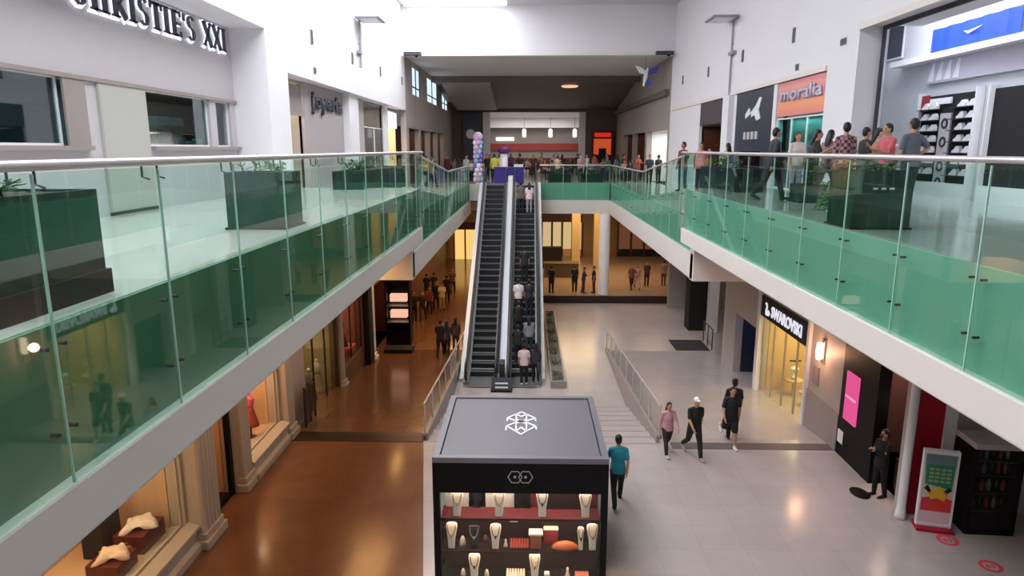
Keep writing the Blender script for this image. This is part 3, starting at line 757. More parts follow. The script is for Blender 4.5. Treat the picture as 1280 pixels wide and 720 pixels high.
# vents and speakers on the upper walls
def slot(x, sd, px, py, w, h, lb, cat='vent', nm='wall_vent'):
    p = atx(px, py, x)
    t = thing(nm, lb, cat, (x, p.y, p.z))
    b = MB(); b.box(-sd * .03, 0, -w / 2, w / 2, -h / 2, h / 2); b.build('housing', mat('vent_grey', (120, 118, 122), .5), t, bevel=.01)
    b = MB(); b.box(-sd * .04, -sd * .03, -w / 2 + .03, w / 2 - .03, -h / 2 + .03, h / 2 - .03); b.build('grille', mat('vent_dark', (78, 76, 80), .6), t)
for px, py, h, lb in ((993, 44, .42, 'upright grey vent slot high above the orange sign'), (929, 70, .42, 'upright grey vent slot high above the navy front'), (886, 90, .42, 'upright grey vent slot above the dark sign band'), (854, 100, .42, 'upright grey vent slot nearest the bulkhead over the white wall')):
    slot(WRx, 1, px, py, .18, h, lb)
slot(WRx, 1, 997, 84, .2, .18, 'small square speaker above the orange sign board', 'speaker', 'wall_speaker')
slot(WRx, 1, 1055, 52, .3, .16, 'small grey sensor box on the white pier beside the shoe shop', 'sensor', 'wall_sensor')
for px, py, h, lb in ((389, 46, .42, 'upright grey vent slot high above the dark jewellery letters'), (440, 73, .42, 'upright grey vent slot beside the wall floodlight'), (475, 89, .42, 'upright grey vent slot over the far display window'), (502, 101, .42, 'upright grey vent slot nearest the bulkhead over the end shop')):
    slot(WLx, -1, px, py, .18, h, lb)
slot(WLx, -1, 393, 88, .2, .18, 'small square speaker above the jewellery letters', 'speaker', 'wall_speaker')
# floodlights on arms
def flood(x, sd, px, py, mast, lb):
    p = atx(px, py, x - sd * .5)
    t = thing('wall_floodlight', lb, 'floodlight', tuple(p))
    b = MB(); b.box(-.46, .46, -.65, .65, -.05, 0.02); b.build('frame', mat('lamp_frame_grey', (150, 148, 156), .5), t, bevel=.02)
    b = MB(); b.box(-.36, .36, -.55, .55, -.07, -.05); b.build('diffuser', WHITEP, t)
    b = MB(); b.bar((sd * .44, 0, -mast), (sd * .44, 0, -.02), .035); b.bar((sd * .5, 0, -.9), (sd * .44, 0, -.9), .03); b.build('mast', mat('lamp_frame_grey'), t)
    b = MB(); b.box(sd * .44 - .1, sd * .44 + .05, -.45, .1, -1.3, -1.18); b.build('junction_box', mat('lamp_frame_grey'), t)
flood(WRx, 1, 902, 23, 3.9, 'flat floodlight on a tall thin mast against the white wall over the pier')
flood(WLx, -1, 463, 24, 1.8, 'flat floodlight on a bracket high on the white wall over the jewellery letters')
# pale door behind food: hall floor furniture comes later
# ------------------------------------------------------------------ west ground wall
x = GLx
m = MB()
def seg(m, x, sd, a, b_, z0, z1, th=.3): m.box(x, x + sd * th, a, b_, z0, z1)
for a, b_, z0, z1 in ((-6, 7.0, 0, 5.45), (7.0, 12.3, 0, .55), (7.0, 12.3, 3.2, 5.45), (12.3, 13.25, 0, 5.45), (13.25, 14.7, 3.2, 5.45), (14.7, 15.3, 0, 5.45), (15.3, 17.6, 0, .55), (15.3, 17.6, 3.2, 5.45), (17.6, 18.3, -.5, 5.45)):
    seg(m, x, -1, a, b_, z0, z1)
struct('wall_west_ground', m, CREAM)
m = MB()
for a, b_, z0, z1 in ((18.3, 19.7, -1.4, 5.45), (19.7, 23.6, 2.6, 5.45), (23.6, 24.1, -1.4, 4.3), (24.1, 27.3, -1.4, -.1), (24.1, 27.3, 2.2, 4.3), (27.3, 28.2, -1.4, 4.3), (34, 62, -1.4, 4.3), (29.0, 34, 2.0, 4.3)):
    seg(m, x, -1, a, b_, z0, z1)
struct('wall_west_ground_far', m, mat('warm_brown_wall', (112, 76, 58), .5, noise=.08))
m = MB(); m.box(x, x + .06, 18.3, 19.7, -.6, 3.0); struct('wall_west_ground_panel', m, PINKW)
# window ledges with sloping sill
for k, (a, b_) in enumerate(((7.0, 12.4), (15.2, 17.7))):
    m = MB(); m.prism_y([(0, 0), (.28, 0), (.28, .16), (.18, .2), (.18, .42), (.25, .46), (.25, .53), (0, .6)], a, b_)
    for i in range(len(m.v)): v = m.v[i]; m.v[i] = (x + v[0], v[1], v[2])
    struct('trim_%d' % (27 + k), m, CREAM, bevel=.01)
recess('west_window_near', -1, x - .3, 7.0, 12.3, .5, 3.2, 1.5, WARMW, WARMW, 110, (255, 215, 165))
recess('west_passage', -1, x - .3, 13.25, 14.7, 0, 3.2, 1.6, WARMW, BROWNFL, 20, (255, 190, 130))
recess('west_window_pink', -1, x - .3, 15.3, 17.6, .5, 3.2, 1.2, WARMW, WARMW, 90, (255, 205, 160))
recess('west_glass_shop', -1, x - .3, 19.7, 23.6, -.9, 2.6, 3.0, mat('olive_shop_wall', (150, 132, 92), .6, noise=.1), BROWNFL, 90, (255, 225, 160))
recess('west_red_window', -1, x - .3, 24.1, 27.3, -.1, 2.2, 1.4, mat('dusty_rose_wall', (150, 90, 84), .6), WARMW, 40, (255, 190, 160))
recess('west_dark_shop', -1, x - .3, 29.0, 34, -1.3, 2.0, 2.2, BROWNW, BROWNFL, 30, (255, 190, 140))
glass_pane('shop_window', x - .1, 7.0, 12.3, .56, 3.2, 'ground floor shop window with pale garments on dark red plinths', CLEAR, CREAM, 1)
glass_pane('shop_window', x - .1, 15.3, 17.6, .56, 3.2, 'ground floor shop window with the pink dress', CLEAR, CREAM, 1)
glass_pane('shop_window', x - .1, 19.7, 23.6, -.9, 2.6, 'wide shop window with olive wall beyond the dark step', CLEAR, DSTEEL, 3)
glass_pane('shop_window', x - .1, 24.1, 27.3, -.1, 2.2, 'shop window with red display on a dark base', CLEAR, DSTEEL, 2)
# fluted pilaster
def pilaster(y, w, z0, z1, lb, m_=CREAM, dep=.35):
    t = thing('pilaster', lb, 'pilaster', (x, y, z0))
    b = MB(); n = 5; b.box(0, dep - .06, -w / 2, w / 2, .35, z1 - z0)
    for k in range(n):
        c = -w / 2 + w * (k + .5) / n; b.lathe([(w / n * .46, .35), (w / n * .46, z1 - z0)], (dep - .06, c, 0), 12)
    b.build('shaft', m_, t)
    b = MB(); b.box(0, dep + .08, -w / 2 - .08, w / 2 + .08, 0, .2); b.box(0, dep + .03, -w / 2 - .03, w / 2 + .03, .2, .35); b.build('plinth', m_, t, bevel=.02)
    return t
pilaster(12.75, .75, 0, 5.4, 'cream fluted pilaster between the lit window and the open doorway')
pilaster(15.0, .5, 0, 5.4, 'cream pilaster between the doorway and the pink dress window', dep=.2)
pilaster(17.95, .5, 0, 5.4, 'cream pilaster at the dark step', dep=.25)
pilaster(23.85, .3, -.7, 4.2, 'thin pale pilaster between the olive shop and the red window', dep=.15)
pilaster(28.6, .5, -1.15, 4.2, 'pale pilaster beside the black column in the brown corridor', WHITEP, .2)
b = MB(); b.box(0, .25, -.35, .35, 0, 5.2); tag(b.build('black_column', BLACKM, loc=(x, 27.8, -1.1)), 'black square column beside the red display window', 'column')
# doorway frame and mat
t = thing('door_frame', 'black door frame in the warm passage by the fluted pilaster', 'door frame', (x - .1, 13.25, 0))
b = MB(); b.box(-.05, .05, 0, .1, 0, 3.1); b.box(-.05, .05, 1.3, 1.45, 0, 3.1); b.box(-.05, .05, .1, 1.3, 2.95, 3.1); b.build('frame', BLACK, t)
b = MB(); b.box(-.03, .03, .1, 1.3, 0, .12); b.build('threshold', BLACK, t)
b = MB(); b.box(0, .9, 0, 1.4, 0, .012); tag(b.build('door_mat', BLACKM, loc=(x - 1.1, 13.28, 0.001)), 'black mat inside the warm passage doorway', 'mat')
# posts on the wall end
t = thing('barrier', 'dark steel barrier posts beside the cream pilaster at the step', 'barrier', (x + .35, 18.7, gz(18.7)))
for k in range(3):
    b = MB(); b.bar((0, k * .45, 0), (0, k * .45, 1.25), .035); b.build('post', DSTEEL, t)
b = MB(); b.box(-.015, .015, 0, .9, .25, 1.15); b.build('panel', mat('dark_brown_panel', (60, 46, 42), .4), t)

# displays in the near window
def plinth(loc, sx, sy, h, col, lb):
    b = MB(); b.box(-sx / 2, sx / 2, -sy / 2, sy / 2, 0, h)
    return tag(b.build('display_plinth', col, loc=loc, bevel=.015), lb, 'plinth')
DR = mat('dark_red_plinth', (92, 26, 22), .4)
plinth((x - .62, 10.85, .5), .6, .6, .3, DR, 'low dark red plinth under the cream garment in the near window')
plinth((x - .62, 11.75, .5), .6, .75, .38, DR, 'tall dark red plinth under the white garment in the near window')
plinth((x - 1.2, 11.5, .5), .4, .6, 1.0, BLACKM, 'tall black block between the two dark red plinths')
def garment(loc, s, col, lb, seed):
    rnd = random.Random(seed); n = 10; b = MB(); vs = []
    for i in range(n + 1):
        for j in range(n + 1):
            u, v = i / n - .5, j / n - .5; e = max(abs(u), abs(v)) * 2
            w = s * (1 + .25 * math.sin(5 * u + 3 * v))
            vs.append((u * w, v * w * .9, .1 * (1 - e ** 3) + .05 * math.sin(9 * u + seed) * math.cos(11 * v) + rnd.uniform(0, .035)))
    fs = [(i * (n + 1) + j, (i + 1) * (n + 1) + j, (i + 1) * (n + 1) + j + 1, i * (n + 1) + j + 1) for i in range(n) for j in range(n)]
    b.add(vs, fs); o = b.build('folded_garment', col, loc=loc, smooth=True, rz=.5)
    md = o.modifiers.new('cloth thickness', 'SOLIDIFY'); md.thickness = .02
    return tag(o, lb, 'garment')
garment((x - .62, 10.85, .83), .5, mat('cream_cloth', (240, 214, 190), .8), 'cream folded garment on the low dark red plinth', 1)
garment((x - .62, 11.75, .91), .55, mat('white_cloth', (245, 232, 224), .8), 'white folded garment on the tall dark red plinth', 2)
def handbag(loc, s, col, lb):
    t = thing('handbag', lb, 'handbag', loc)
    b = MB(); b.prism_x([(-.16 * s, 0), (.16 * s, 0), (.12 * s, .22 * s), (-.12 * s, .22 * s)], -.05 * s, .05 * s); b.build('bag_body', col, t, bevel=.01)
    b = MB(); b.sweep([(0, .08 * s * math.cos(PI * k / 8), .22 * s + .12 * s * math.sin(PI * k / 8)) for k in range(9)], [.009 * s] * 9, 6); b.build('handle', col, t)
handbag((x - 1.2, 11.5, 1.51), 1.3, mat('wine_leather', (96, 22, 26), .4), 'wine coloured handbag on the tall black block')
handbag((x - .6, 11.27, .51), .9, mat('tan_leather', (196, 130, 74), .4), 'tan handbag on the sill between the dark red plinths')
handbag((x - .5, 16.2, .51), 1.3, mat('wine_leather'), 'wine handbag on the sill beside the pink dress')
# dress forms
def dress_form(loc, top, skirt, lb, h=1.0, rz=0):
    t = thing('dress_form', lb, 'dress form', loc, rz); t.scale = (h, h, h)
    b = MB(); b.lathe([(.16, 0), (.16, .02), (.03, .05), (.025, .55)], seg=16); b.build('stand', BLACK, t, smooth=True)
    b = MB(); b.lathe([(.30, .42), (.28, .5), (.2, .8), (.145, 1.02), (.13, 1.06)], seg=20, sy=.8); b.build('skirt', skirt, t, smooth=True)
    b = MB(); b.lathe([(.13, 1.04), (.16, 1.2), (.18, 1.34), (.15, 1.44), (.06, 1.5), (.055, 1.56)], seg=20, sy=.7); b.build('bodice', top, t, smooth=True)
    b = MB(); b.lathe([(.055, 1.55), (.055, 1.6), (.02, 1.64)], seg=14); b.build('neck_cap', WHITEP, t, smooth=True)
    return t
PINK = mat('pink_cloth', (226, 110, 130), .7); TERR = mat('terracotta_cloth', (176, 72, 50), .7)
dress_form((x - .46, 16.75, .5), PINK, TERR, 'dress form in a pink top and terracotta skirt', .78)
dress_form((x - .85, 17.25, .5), WHITEP, TERR, 'dress form with white top beside the pink one', .78)
dress_form((x - .5, 20.3, -.9), BLACKM, mat('olive_cloth', (82, 78, 50), .7), 'dark dress form at the near end of the olive shop')
dress_form((x - .55, 21.85, -.9), mat('grey_cloth', (120, 112, 100), .7), BLACKM, 'grey topped dress form in the middle of the olive shop')
dress_form((x - .6, 22.9, -.9), CREAM, mat('tan_cloth', (150, 120, 76), .7), 'cream dress form at the far end of the olive shop')
plinth((x - .5, 21.1, -.9), .5, .8, .5, BLACKM, 'low black plinth in the olive shop window')
handbag((x - .5, 21.1, -.4), 1.5, WHITEP, 'white handbag on the low black plinth')
plinth((x - .5, 25.2, -.1), .6, .9, .35, mat('bright_red_plinth', (190, 30, 30), .4), 'bright red plinth in the dark based window')
plinth((x - .5, 26.5, -.1), .6, .8, .25, mat('salmon_plinth', (224, 128, 104), .5), 'salmon plinth in the dark based window')
dress_form((x - .55, 25.85, -.1), BLACKM, BLACKM, 'small black dress form behind the salmon plinth')
# dark lit kiosk cabinet in the corridor
t = thing('lit_cabinet', 'tall black cabinet with warm lit shelves in the brown corridor', 'cabinet', (x + .65, 31.9, G1), R(-90))
b = MB(); b.box(-.35, .35, -.6, .6, 0, .7); b.box(-.35, -.28, -.6, .6, .7, 3); b.box(-.35, .35, -.6, -.52, .7, 3); b.box(-.35, .35, .52, .6, .7, 3); b.box(-.35, .35, -.6, .6, 3, 3.2); b.build('carcass', BLACK, t)
for k, z in enumerate((1.1, 1.9)):
    b = MB(); b.box(-.28, .34, -.52, .52, z, z + .04); b.build('shelf', STEEL, t)
    b = MB(); b.box(-.25, .1, -.4, .4, z + .2, z + .55); b.build('lit_panel', emit_mat('salmon_light_%d' % k, (255, 190, 160), 1.2), t)
# counters in the brown corridor
b = MB(); b.box(-6.6, -5.3, 29.8, 30.55, gz(30.2) - .05, G1 + .28)
tag(b.build('entrance_platform', BLACKM, loc=(0, 0, 0)), 'low black platform before the lit black cabinet in the corridor', 'platform')
# warm strip lamps under the west balcony
WLAMP = emit_mat('warm_strip_lamp', (255, 196, 110), 14)
for k, (y, z, xx) in enumerate(((9, 5.40, -5.2), (13, 5.40, -4.6), (17.5, 5.40, -5.0), (25, 4.28, -5.2), (31, 4.28, -4.9), (37, 4.28, -5.2), (44, 4.28, -5.0), (52, 4.28, -5.0))):
    b = MB(); b.box(-.09, .09, -.8, .8, -.03, 0)
    tag(b.build('ceiling_lamp', WLAMP, loc=(xx, y, z)), 'warm strip lamp under the west walkway over the brown floor', 'ceiling lamp', 'warm strip lamps over the brown floor')
for y, z, e in ((32, 4.2, 250), (45, 4.2, 330)):
    area('corridor_light', (-5, y, z), 1.5, e, (255, 190, 120), sy=8)
area('corridor_light', (-5, 21, 4.9), 1.2, 150, (255, 190, 120), sy=6)
area('corridor_light', (-5.2, 12, 5.35), 1.0, 80, (255, 185, 120), sy=8)

# ------------------------------------------------------------------ east ground wall
x = GRx
m = MB()
for a, b_, z0, z1 in ((14.15, 14.35, 0, 5.45), (14.35, 17.3, 3.3, 5.45), (17.3, 19.5, -1.4, 5.45), (19.5, 23.7, 2.5, 5.45), (23.7, 24.2, -1.4, 4.4), (24.2, 26.6, 1.6, 4.4), (26.6, 28, -1.4, 4.4)):
    seg(m, x, 1, a, b_, z0, z1)
struct('wall_east_ground', m, mat('pale_stone_wall', (176, 166, 160), .5, noise=.05))
m = MB(); m.box(x - .04, x, 17.3, 19.5, -.3, 1.05); struct('baseboard_east', m, STONE)
m = MB(); m.box(x - .1, x + .12, 23.65, 23.9, -1.0, 4.2); m.box(x - .1, x + .12, 19.4, 19.55, -.6, 4.9); struct('trim_29', m, WHITE)
# near recess with red wall
m = MB(); m.box(8.7, 14, 14.15, 14.25, 0, 5.45); m.box(13.9, 14.1, -6, 14.15, 0, 5.45); struct('wall_east_recess', m, STORE)
m = MB(); m.box(8.45, 9.1, 14.06, 14.15, 0.02, 5.3); struct('wall_east_red_panel', m, REDP)
m = MB(); m.box(9.1, 9.35, 14.0, 14.15, 0, 5.4); struct('trim_30', m, WHITE)
b = MB(); b.lathe([(.13, 0), (.11, .1), (.09, .3), (.09, 5.4)], seg=24)
tag(b.build('column', WHITE, loc=(8.33, 13.93, 0), smooth=True), 'white column between the cosmetics shop entrance and the red panel', 'column')
# cosmetics shop: black front
recess('east_cosmetics', 1, x + .3, 14.36, 17.3, 0, 3.3, 3.0, mat('plum_shop_wall', (72, 48, 48), .5), BROWNFL, 130, (255, 215, 185))
t = thing('black_shopfront', 'black shopfront panel with a tall pink lit sign', 'shopfront', (x, 15.5, 0))
b = MB(); b.box(-.02, .28, 0, 1.8, 0, 3.3); b.build('front_panel', BLACK, t)
b = MB(); b.box(-.06, -.02, .85, 1.5, 1.1, 2.4); b.build('pink_sign', emit_mat('pink_lit_sign', (255, 100, 165), 0.9), t)
b = MB(); b.box(-.075, -.06, .9, 1.45, 1.72, 1.78); b.build('sign_stripe', emit_mat('pale_pink_stripe', (255, 170, 205), 1.0), t)
b = MB(); b.box(-.03, -.02, 1.45, 1.75, .35, .7); b.build('notice', WHITEP, t)
t = thing('wall_shelving', 'dark shelving with warm lit goods inside the black cosmetics shop', 'shelf', (x + 2.2, 14.4, 0))
b = MB(); b.box(.3, .4, 0, 2.8, 0, 3.0); [b.box(0, .4, 0, 2.8, z, z + .04) for z in (.5, 1.0, 1.5, 2.0, 2.5)]; b.build('shelves', BROWNW, t)
for k in range(14):
    b = MB(); h = .14 + .1 * (k * 7 % 3) / 2; z = (.54, 1.04, 1.54, 2.04)[k % 4]
    b.box(-.07, .07, -.1, .1, 0, h)
    tag(b.build('product_box', [WARMW, WHITEP, mat('tan_leather'), PINK][k % 4], loc=(x + 2.38, 14.6 + (k // 4) * .6 + .1 * (k % 4), z)), 'small product box on the shelves inside the black cosmetics shop', 'product box', 'product boxes in the cosmetics shop')
t = thing('lit_display', 'cream lit display box hanging in the cosmetics shop entrance', 'display', (x + .6, 14.5, 1.7))
b = MB(); b.box(0, .1, 0, .75, 0, .6); b.build('face', emit_mat('cream_lit_face', (255, 232, 215), .9), t)
b = MB(); b.box(-.02, .12, -.03, .78, -.04, 0); b.box(-.02, .12, -.03, .78, .6, .64); b.build('frame', BLACK, t); b = MB(); b.box(-.02, .12, .72, .8, .62, 1.6); b.build('hanger', BLACK, t)
plinth((x + .8, 14.95, 0), .7, .6, .8, mat('brown_wood_panel'), 'brown wooden counter just inside the cosmetics shop')
b = MB(); b.lathe([(.1, 0), (.12, .12), (.06, .28), (.08, .34)], seg=16); tag(b.build('vase', mat('tan_leather'), loc=(x + .7, 14.85, .8), smooth=True), 'tan vase on the brown wooden counter', 'vase')
b = MB(); b.lathe([(.28, 0), (.3, .01), (.1, .03)], seg=24, sx=.7); tag(b.build('floor_disc', BLACK, loc=(7.95, 15.0, 0.0)), 'small black disc on the floor in front of the black shopfront', 'floor marker')
# sconce
t = thing('wall_sconce', 'warm glowing wall sconce on the grey stone wall', 'sconce', (x - .02, 18.55, 2.45))
b = MB(); b.box(-.03, .02, -.09, .09, -.35, .35); b.build('back_plate', STEEL, t)
b = MB(); b.lathe([(.07, -.24), (.09, -.1), (.09, .1), (.07, .24)], (-.12, 0, 0), 16); b.build('lamp_shade', emit_mat('sconce_glow', (255, 214, 184), 5), t, smooth=True)
l = bpy.data.lights.new('sconce_light', 'POINT'); l.energy = 45; l.color = rgb(255, 190, 150)[:3]; l.shadow_soft_size = .12
lo = bpy.data.objects.new('sconce_light', l); COL.objects.link(lo); lo.location = (x - .42, 18.55, 2.4)
b = MB(); b.box(-.09, -.04, -.2, .2, 0, .55); tag(b.build('wall_panel', STONE, loc=(x + .04, 18.9, 1.35)), 'grey square panel on the stone wall under the sconce', 'panel')
# crystal shop
recess('east_crystal_shop', 1, x + .3, 19.5, 23.7, -1.0, 2.5, 2.6, mat('gold_shop_wall', (206, 178, 126), .5, noise=.15, scale=2), mat('cream_floor', (200, 180, 140), .3), 190, (255, 226, 160))
glass_pane('shop_window', x + .1, 19.55, 23.65, -.9, 2.3, 'glass front of the golden crystal shop under the black sign', CLEAR, STEEL, 4)
t = thing('shop_sign', 'black sign band with white swan mark and white capitals over the golden shop', 'sign', (x - .06, 19.55, 2.25))
b = MB(); b.box(0, .12, 0, 4.1, 0, .72); b.build('sign_board', BLACK, t)
WG = emit_mat('white_sign_letters', (240, 236, 250), 1.1)
text_obj('lettering', 'SWAROVSKI', .4, WG, (-.01, 3.05, .16), ROT_E, t, width=2.6, extrude=.02, offset=.03)
b = MB(); pts = [(3.55, .12), (3.3, .14), (3.22, .24), (3.34, .34), (3.5, .3), (3.46, .42), (3.52, .54), (3.62, .56), (3.66, .5), (3.56, .48), (3.54, .42), (3.6, .3), (3.62, .18)]
b.prism_x(list(reversed(pts)), -.03, 0); b.build('swan_emblem', WG, t)
for k, (yy, lb) in enumerate(((20.3, 'gold display stand nearest the stone wall in the crystal shop'), (21.6, 'gold display stand in the middle of the crystal shop'), (22.9, 'gold display stand at the far end of the crystal shop'))):
    t = thing('display_stand', lb, 'display stand', (x + 1.0, yy, -1.0))
    b = MB(); b.lathe([(.25, 0), (.25, .04), (.05, .08), (.05, 1.0), (.3, 1.05), (.3, 1.1)], seg=18); b.build('stand', WARMW, t, smooth=False)
    b = MB(); b.lathe([(.05, 1.1), (.12, 1.2), (.03, 1.35), (.15, 1.5), (.02, 1.6)], seg=8); b.build('crystal_piece', WHITEP, t)
    b = MB(); b.box(-.2, .2, -.02, .02, 1.75, 1.8); b.build('bracket', BLACK, t); b = MB(); b.bar((0, 0, 1.1), (0, 0, 1.76), .01); b.build('rod', STEEL, t)
# dark entrance beyond
recess('east_dark_shop', 1, x + .3, 24.2, 26.6, -1.1, 1.6, 1.5, mat('navy_wall'), DARKSTRIP, 8, (190, 200, 255))
dress_form((x + 1.0, 25.0, -1.1), NAVY, NAVY, 'navy dress form in the dark entrance beyond the golden shop')
# recess further: grey side wall, black pillar, mat, rail
m = MB(); m.box(8.4, 13, 28.0, 28.2, -1.4, 4.4); m.box(12.9, 13.1, 28, 41, -1.4, 4.4); struct('wall_east_court', m, STORE)
m = MB(); m.box(8.4, 13, 39.6, 39.9, -1.4, 4.3); struct('wall_east_far_side', m, GREYW)
for xx, yy, w, lb, mm in ((8.95, 35, .5, 'black square pillar under the east beam', BLACKM), (9.6, 34.4, .25, 'pale square pillar beside the black one', WHITE), (9.2, 29.5, .22, 'pale slim pillar next to the shop ramp end', WHITE)):
    b = MB(); b.box(-w, w, -w, w, 0, 5.5); tag(b.build('pillar', mm, loc=(xx, yy, G1 - .01)), lb, 'pillar')
b = MB(); b.box(-.8, .8, -.9, .9, 0, .02); tag(b.build('entrance_mat', mat('dark_mat', (44, 40, 42), .9), loc=(7.85, 31.8, G1 + .001)), 'large dark entrance mat on the pale floor by the pillars', 'mat')
t = thing('mat_railing', 'short steel railing at the edge of the dark entrance mat', 'railing', (8.75, 31.0, G1))
for k in range(3): b = MB(); b.bar((0, k * .8, 0), (0, k * .8, 1.0), .025); b.build('post', DSTEEL, t)
b = MB(); b.bar((0, -.05, 1.0), (0, 1.65, 1.0), .03); b.build('handrail', DSTEEL, t)
b = MB(); b.box(-.01, .01, 0, 1.6, .15, .9); b.build('glass_panel', CLEAR, t)
# poster stand
t = thing('poster_stand', 'red footed white framed poster stand in front of the red panel', 'poster stand', (8.78, 13.5, 0), R(-14))
b = MB(); b.box(-.36, .36, -.2, .2, 0, .07); b.build('foot', REDP, t, bevel=.01)
b = MB(); b.box(-.34, .34, -.06, .06, .07, .14); b.box(-.34, -.3, -.06, .06, .14, 1.78); b.box(.3, .34, -.06, .06, .14, 1.78); b.box(-.34, .34, -.06, .06, 1.74, 1.82); b.build('frame', WHITEP, t, bevel=.008)
b = MB(); b.box(-.3, .3, -.045, .045, .14, .42); b.build('lower_panel', mat('pale_pink_panel', (232, 205, 214), .5), t)
PG = mat('poster_green', (30, 142, 112), .5); PT = mat('poster_grey', (110, 140, 140), .5); PY = mat('poster_yellow', (240, 190, 50), .5); PR = mat('poster_red', (222, 60, 60), .5)
t2 = MB(); t2.box(-.3, .3, -.05, .05, .42, 1.74); pst = t2.build('poster', mat('poster_cream', (226, 206, 180), .5), t)
for nm, mm, pts in (('poster_band', PT, [(-.29, 1.5), (.29, 1.5), (.29, 1.73), (-.29, 1.73)]), ('poster_field', PG, [(-.26, 1.05), (.26, .95), (.28, 1.5), (-.28, 1.5)]), ('poster_field', PR, [(-.29, .43), (.29, .43), (.29, .72), (.05, .8), (-.29, .72)]),
                    ('poster_motif', PY, [(-.12, .7), (.0, .74), (.14, .68), (.2, .85), (.08, .98), (.02, 1.02), (-.1, .9), (-.2, .86)]), ('poster_motif', BLACKM, [(-.27, .95), (-.16, .84), (-.12, .88), (-.2, 1.03)]), ('poster_motif', BLACKM, [(.27, .95), (.16, .84), (.1, .9), (.2, 1.0)])):
    b = MB(); off = .053 if nm != 'poster_motif' else .057
    b.prism_y(pts, -off - .002, -off + .004); b.build(nm, mm, pst)
for r_ in range(4):
    b = MB(); [b.box(-.2 + k * .11, -.12 + k * .11, -.062, -.053, 1.1 + r_ * .09, 1.15 + r_ * .09) for k in range(4)]; b.build('poster_text', mat('poster_text_tan', (170, 170, 110), .5), pst)
# vending cabinet
t = thing('drinks_cabinet', 'black glass fronted drinks cabinet beside the poster stand', 'cabinet', (9.85, 13.55, 0), R(-4))
b = MB(); b.box(-.5, .5, -.3, .4, 0, .12); b.box(-.5, -.42, -.3, .4, .12, 1.95); b.box(.42, .5, -.3, .4, .12, 1.95); b.box(-.42, .42, .3, .4, .12, 1.95); b.build('carcass', BLACK, t, bevel=.01)
b = MB(); b.box(-.52, .52, -.34, .42, 1.95, 2.08); b.build('top', STORE, t, bevel=.01)
b = MB(); b.box(-.41, .41, -.3, -.28, .14, 1.93); b.build('glass_door', CLEAR, t)
for z in (.5, .9, 1.3, 1.62):
    b = MB(); b.box(-.41, .41, -.22, .3, z, z + .02); b.build('shelf', DSTEEL, t)
cols = [mat('bottle_dark', (40, 50, 44), .2), mat('bottle_red', (170, 40, 60), .2), mat('bottle_grey', (120, 124, 126), .2)]
for z in (.52, .92, 1.32, 1.64):
    for k in range(5):
        b = MB(); b.lathe([(.04, 0), (.045, .14), (.02, .2), (.02, .24)], seg=10)
        tag(b.build('bottle', cols[(k + int(z * 10)) % 3], loc=(9.85 - .3 + k * .15, 13.55 - .05, z), smooth=True), 'small bottle on the shelves of the black drinks cabinet', 'bottle', 'bottles in the drinks cabinet')
# red floor stickers
for xx, yy, lb in ((8.85, 13.05, 'red ring sticker on the floor in front of the poster stand'), (9.15, 12.15, 'red ring sticker on the floor closest to the camera below the drinks cabinet')):
    t = thing('floor_sticker', lb, 'floor sticker', (xx, yy, 0))
    b = MB()
    for k in range(24):
        a0, a1 = 2 * PI * k / 24, 2 * PI * (k + 1) / 24
        b.prism_z([(.21 * math.cos(a0), .21 * math.sin(a0)), (.21 * math.cos(a1), .21 * math.sin(a1)), (.14 * math.cos(a1), .14 * math.sin(a1)), (.14 * math.cos(a0), .14 * math.sin(a0))], 0, .004)
    b.build('ring', mat('sticker_red', (226, 70, 90), .5), t)
    for s in (-1, 1):
        b = MB(); b.lathe([(.035, 0), (.035, .005)], (s * .05, 0, 0), 12, sy=2); b.build('footprint', MATS['sticker_red'], t)

# ------------------------------------------------------------------ far ground court
m = MB(); m.box(-6.9, 14, 58, 58.3, G1 - .2, 4.3); struct('wall_far_ground', m, mat('tan_far_wall', (150, 122, 92), .6, noise=.1))
for k, (x0, x1) in enumerate(((1.2, 4.6), (7.6, 12.0))):
    b = MB(); b.box(x0, x1, 56.8, 57.0, G2, 4.2); b2 = b
    t = thing('far_shopfront', ('lit shopfront seen between escalator and round column', 'dark shopfront far behind the round column')[k], 'shopfront', (x0, 56.6, G2))
    w = x1 - x0
    b = MB(); b.box(0, w, 0, .15, 2.9, 3.6); b.build('fascia', BROWNW, t)
    n = 4
    b = MB(); [b.box(j * w / n - .08, j * w / n + .08, 0, .2, 0, 2.9) for j in range(n + 1)]; b.build('mullion_frame', BROWNW, t)
    b = MB(); b.box(0, w, .3, .4, 0, 2.9); b.build('lit_backdrop', emit_mat('warm_backdrop_%d' % k, ((255, 220, 160), (190, 120, 90))[k], (.75, .3)[k]), t)
    b = MB(); b.box(0, w, .1, .3, 0, .6); b.build('base', (WARMW, BLACKM)[k], t)
for xx, yy, lb in ((5.4, 52, 'tan square column behind the round white column'), (3.55, 49.5, 'cream square column in the far lit court')):
    b = MB(); b.box(-.3, .3, -.3, .3, 0, 5.2); tag(b.build('far_column', mat('cream_column', (200, 172, 120), .5), loc=(xx, yy, G2)), lb, 'column')
b = MB(); b.box(-1.2, 1.2, -.5, .5, 0, .95); b.box(-1.25, 1.25, -.55, .55, .95, 1.0)
tag(b.build('court_counter', mat('olive_brown_counter', (92, 78, 56), .4), loc=(2.4, 47.5, G2)), 'olive brown counter standing in the far court', 'counter')
b = MB(); b.box(-.9, .9, -.4, .4, 0, 1.6); tag(b.build('display_cabinet', BLACKM, loc=(1.7, 51, G2)), 'black display cabinet behind the far counter', 'cabinet')
t = thing('far_shopfront', 'added glowing golden front closing the end of the brown corridor', 'shopfront', (-6.3, 57.4, G1))  # added glowing front, put in to streak the brown floor with light
b = MB(); b.box(0, 1.9, .3, .4, 0, 2.6); b.build('lit_backdrop', emit_mat('added_golden_glow', (255, 206, 120), 1.2), t)
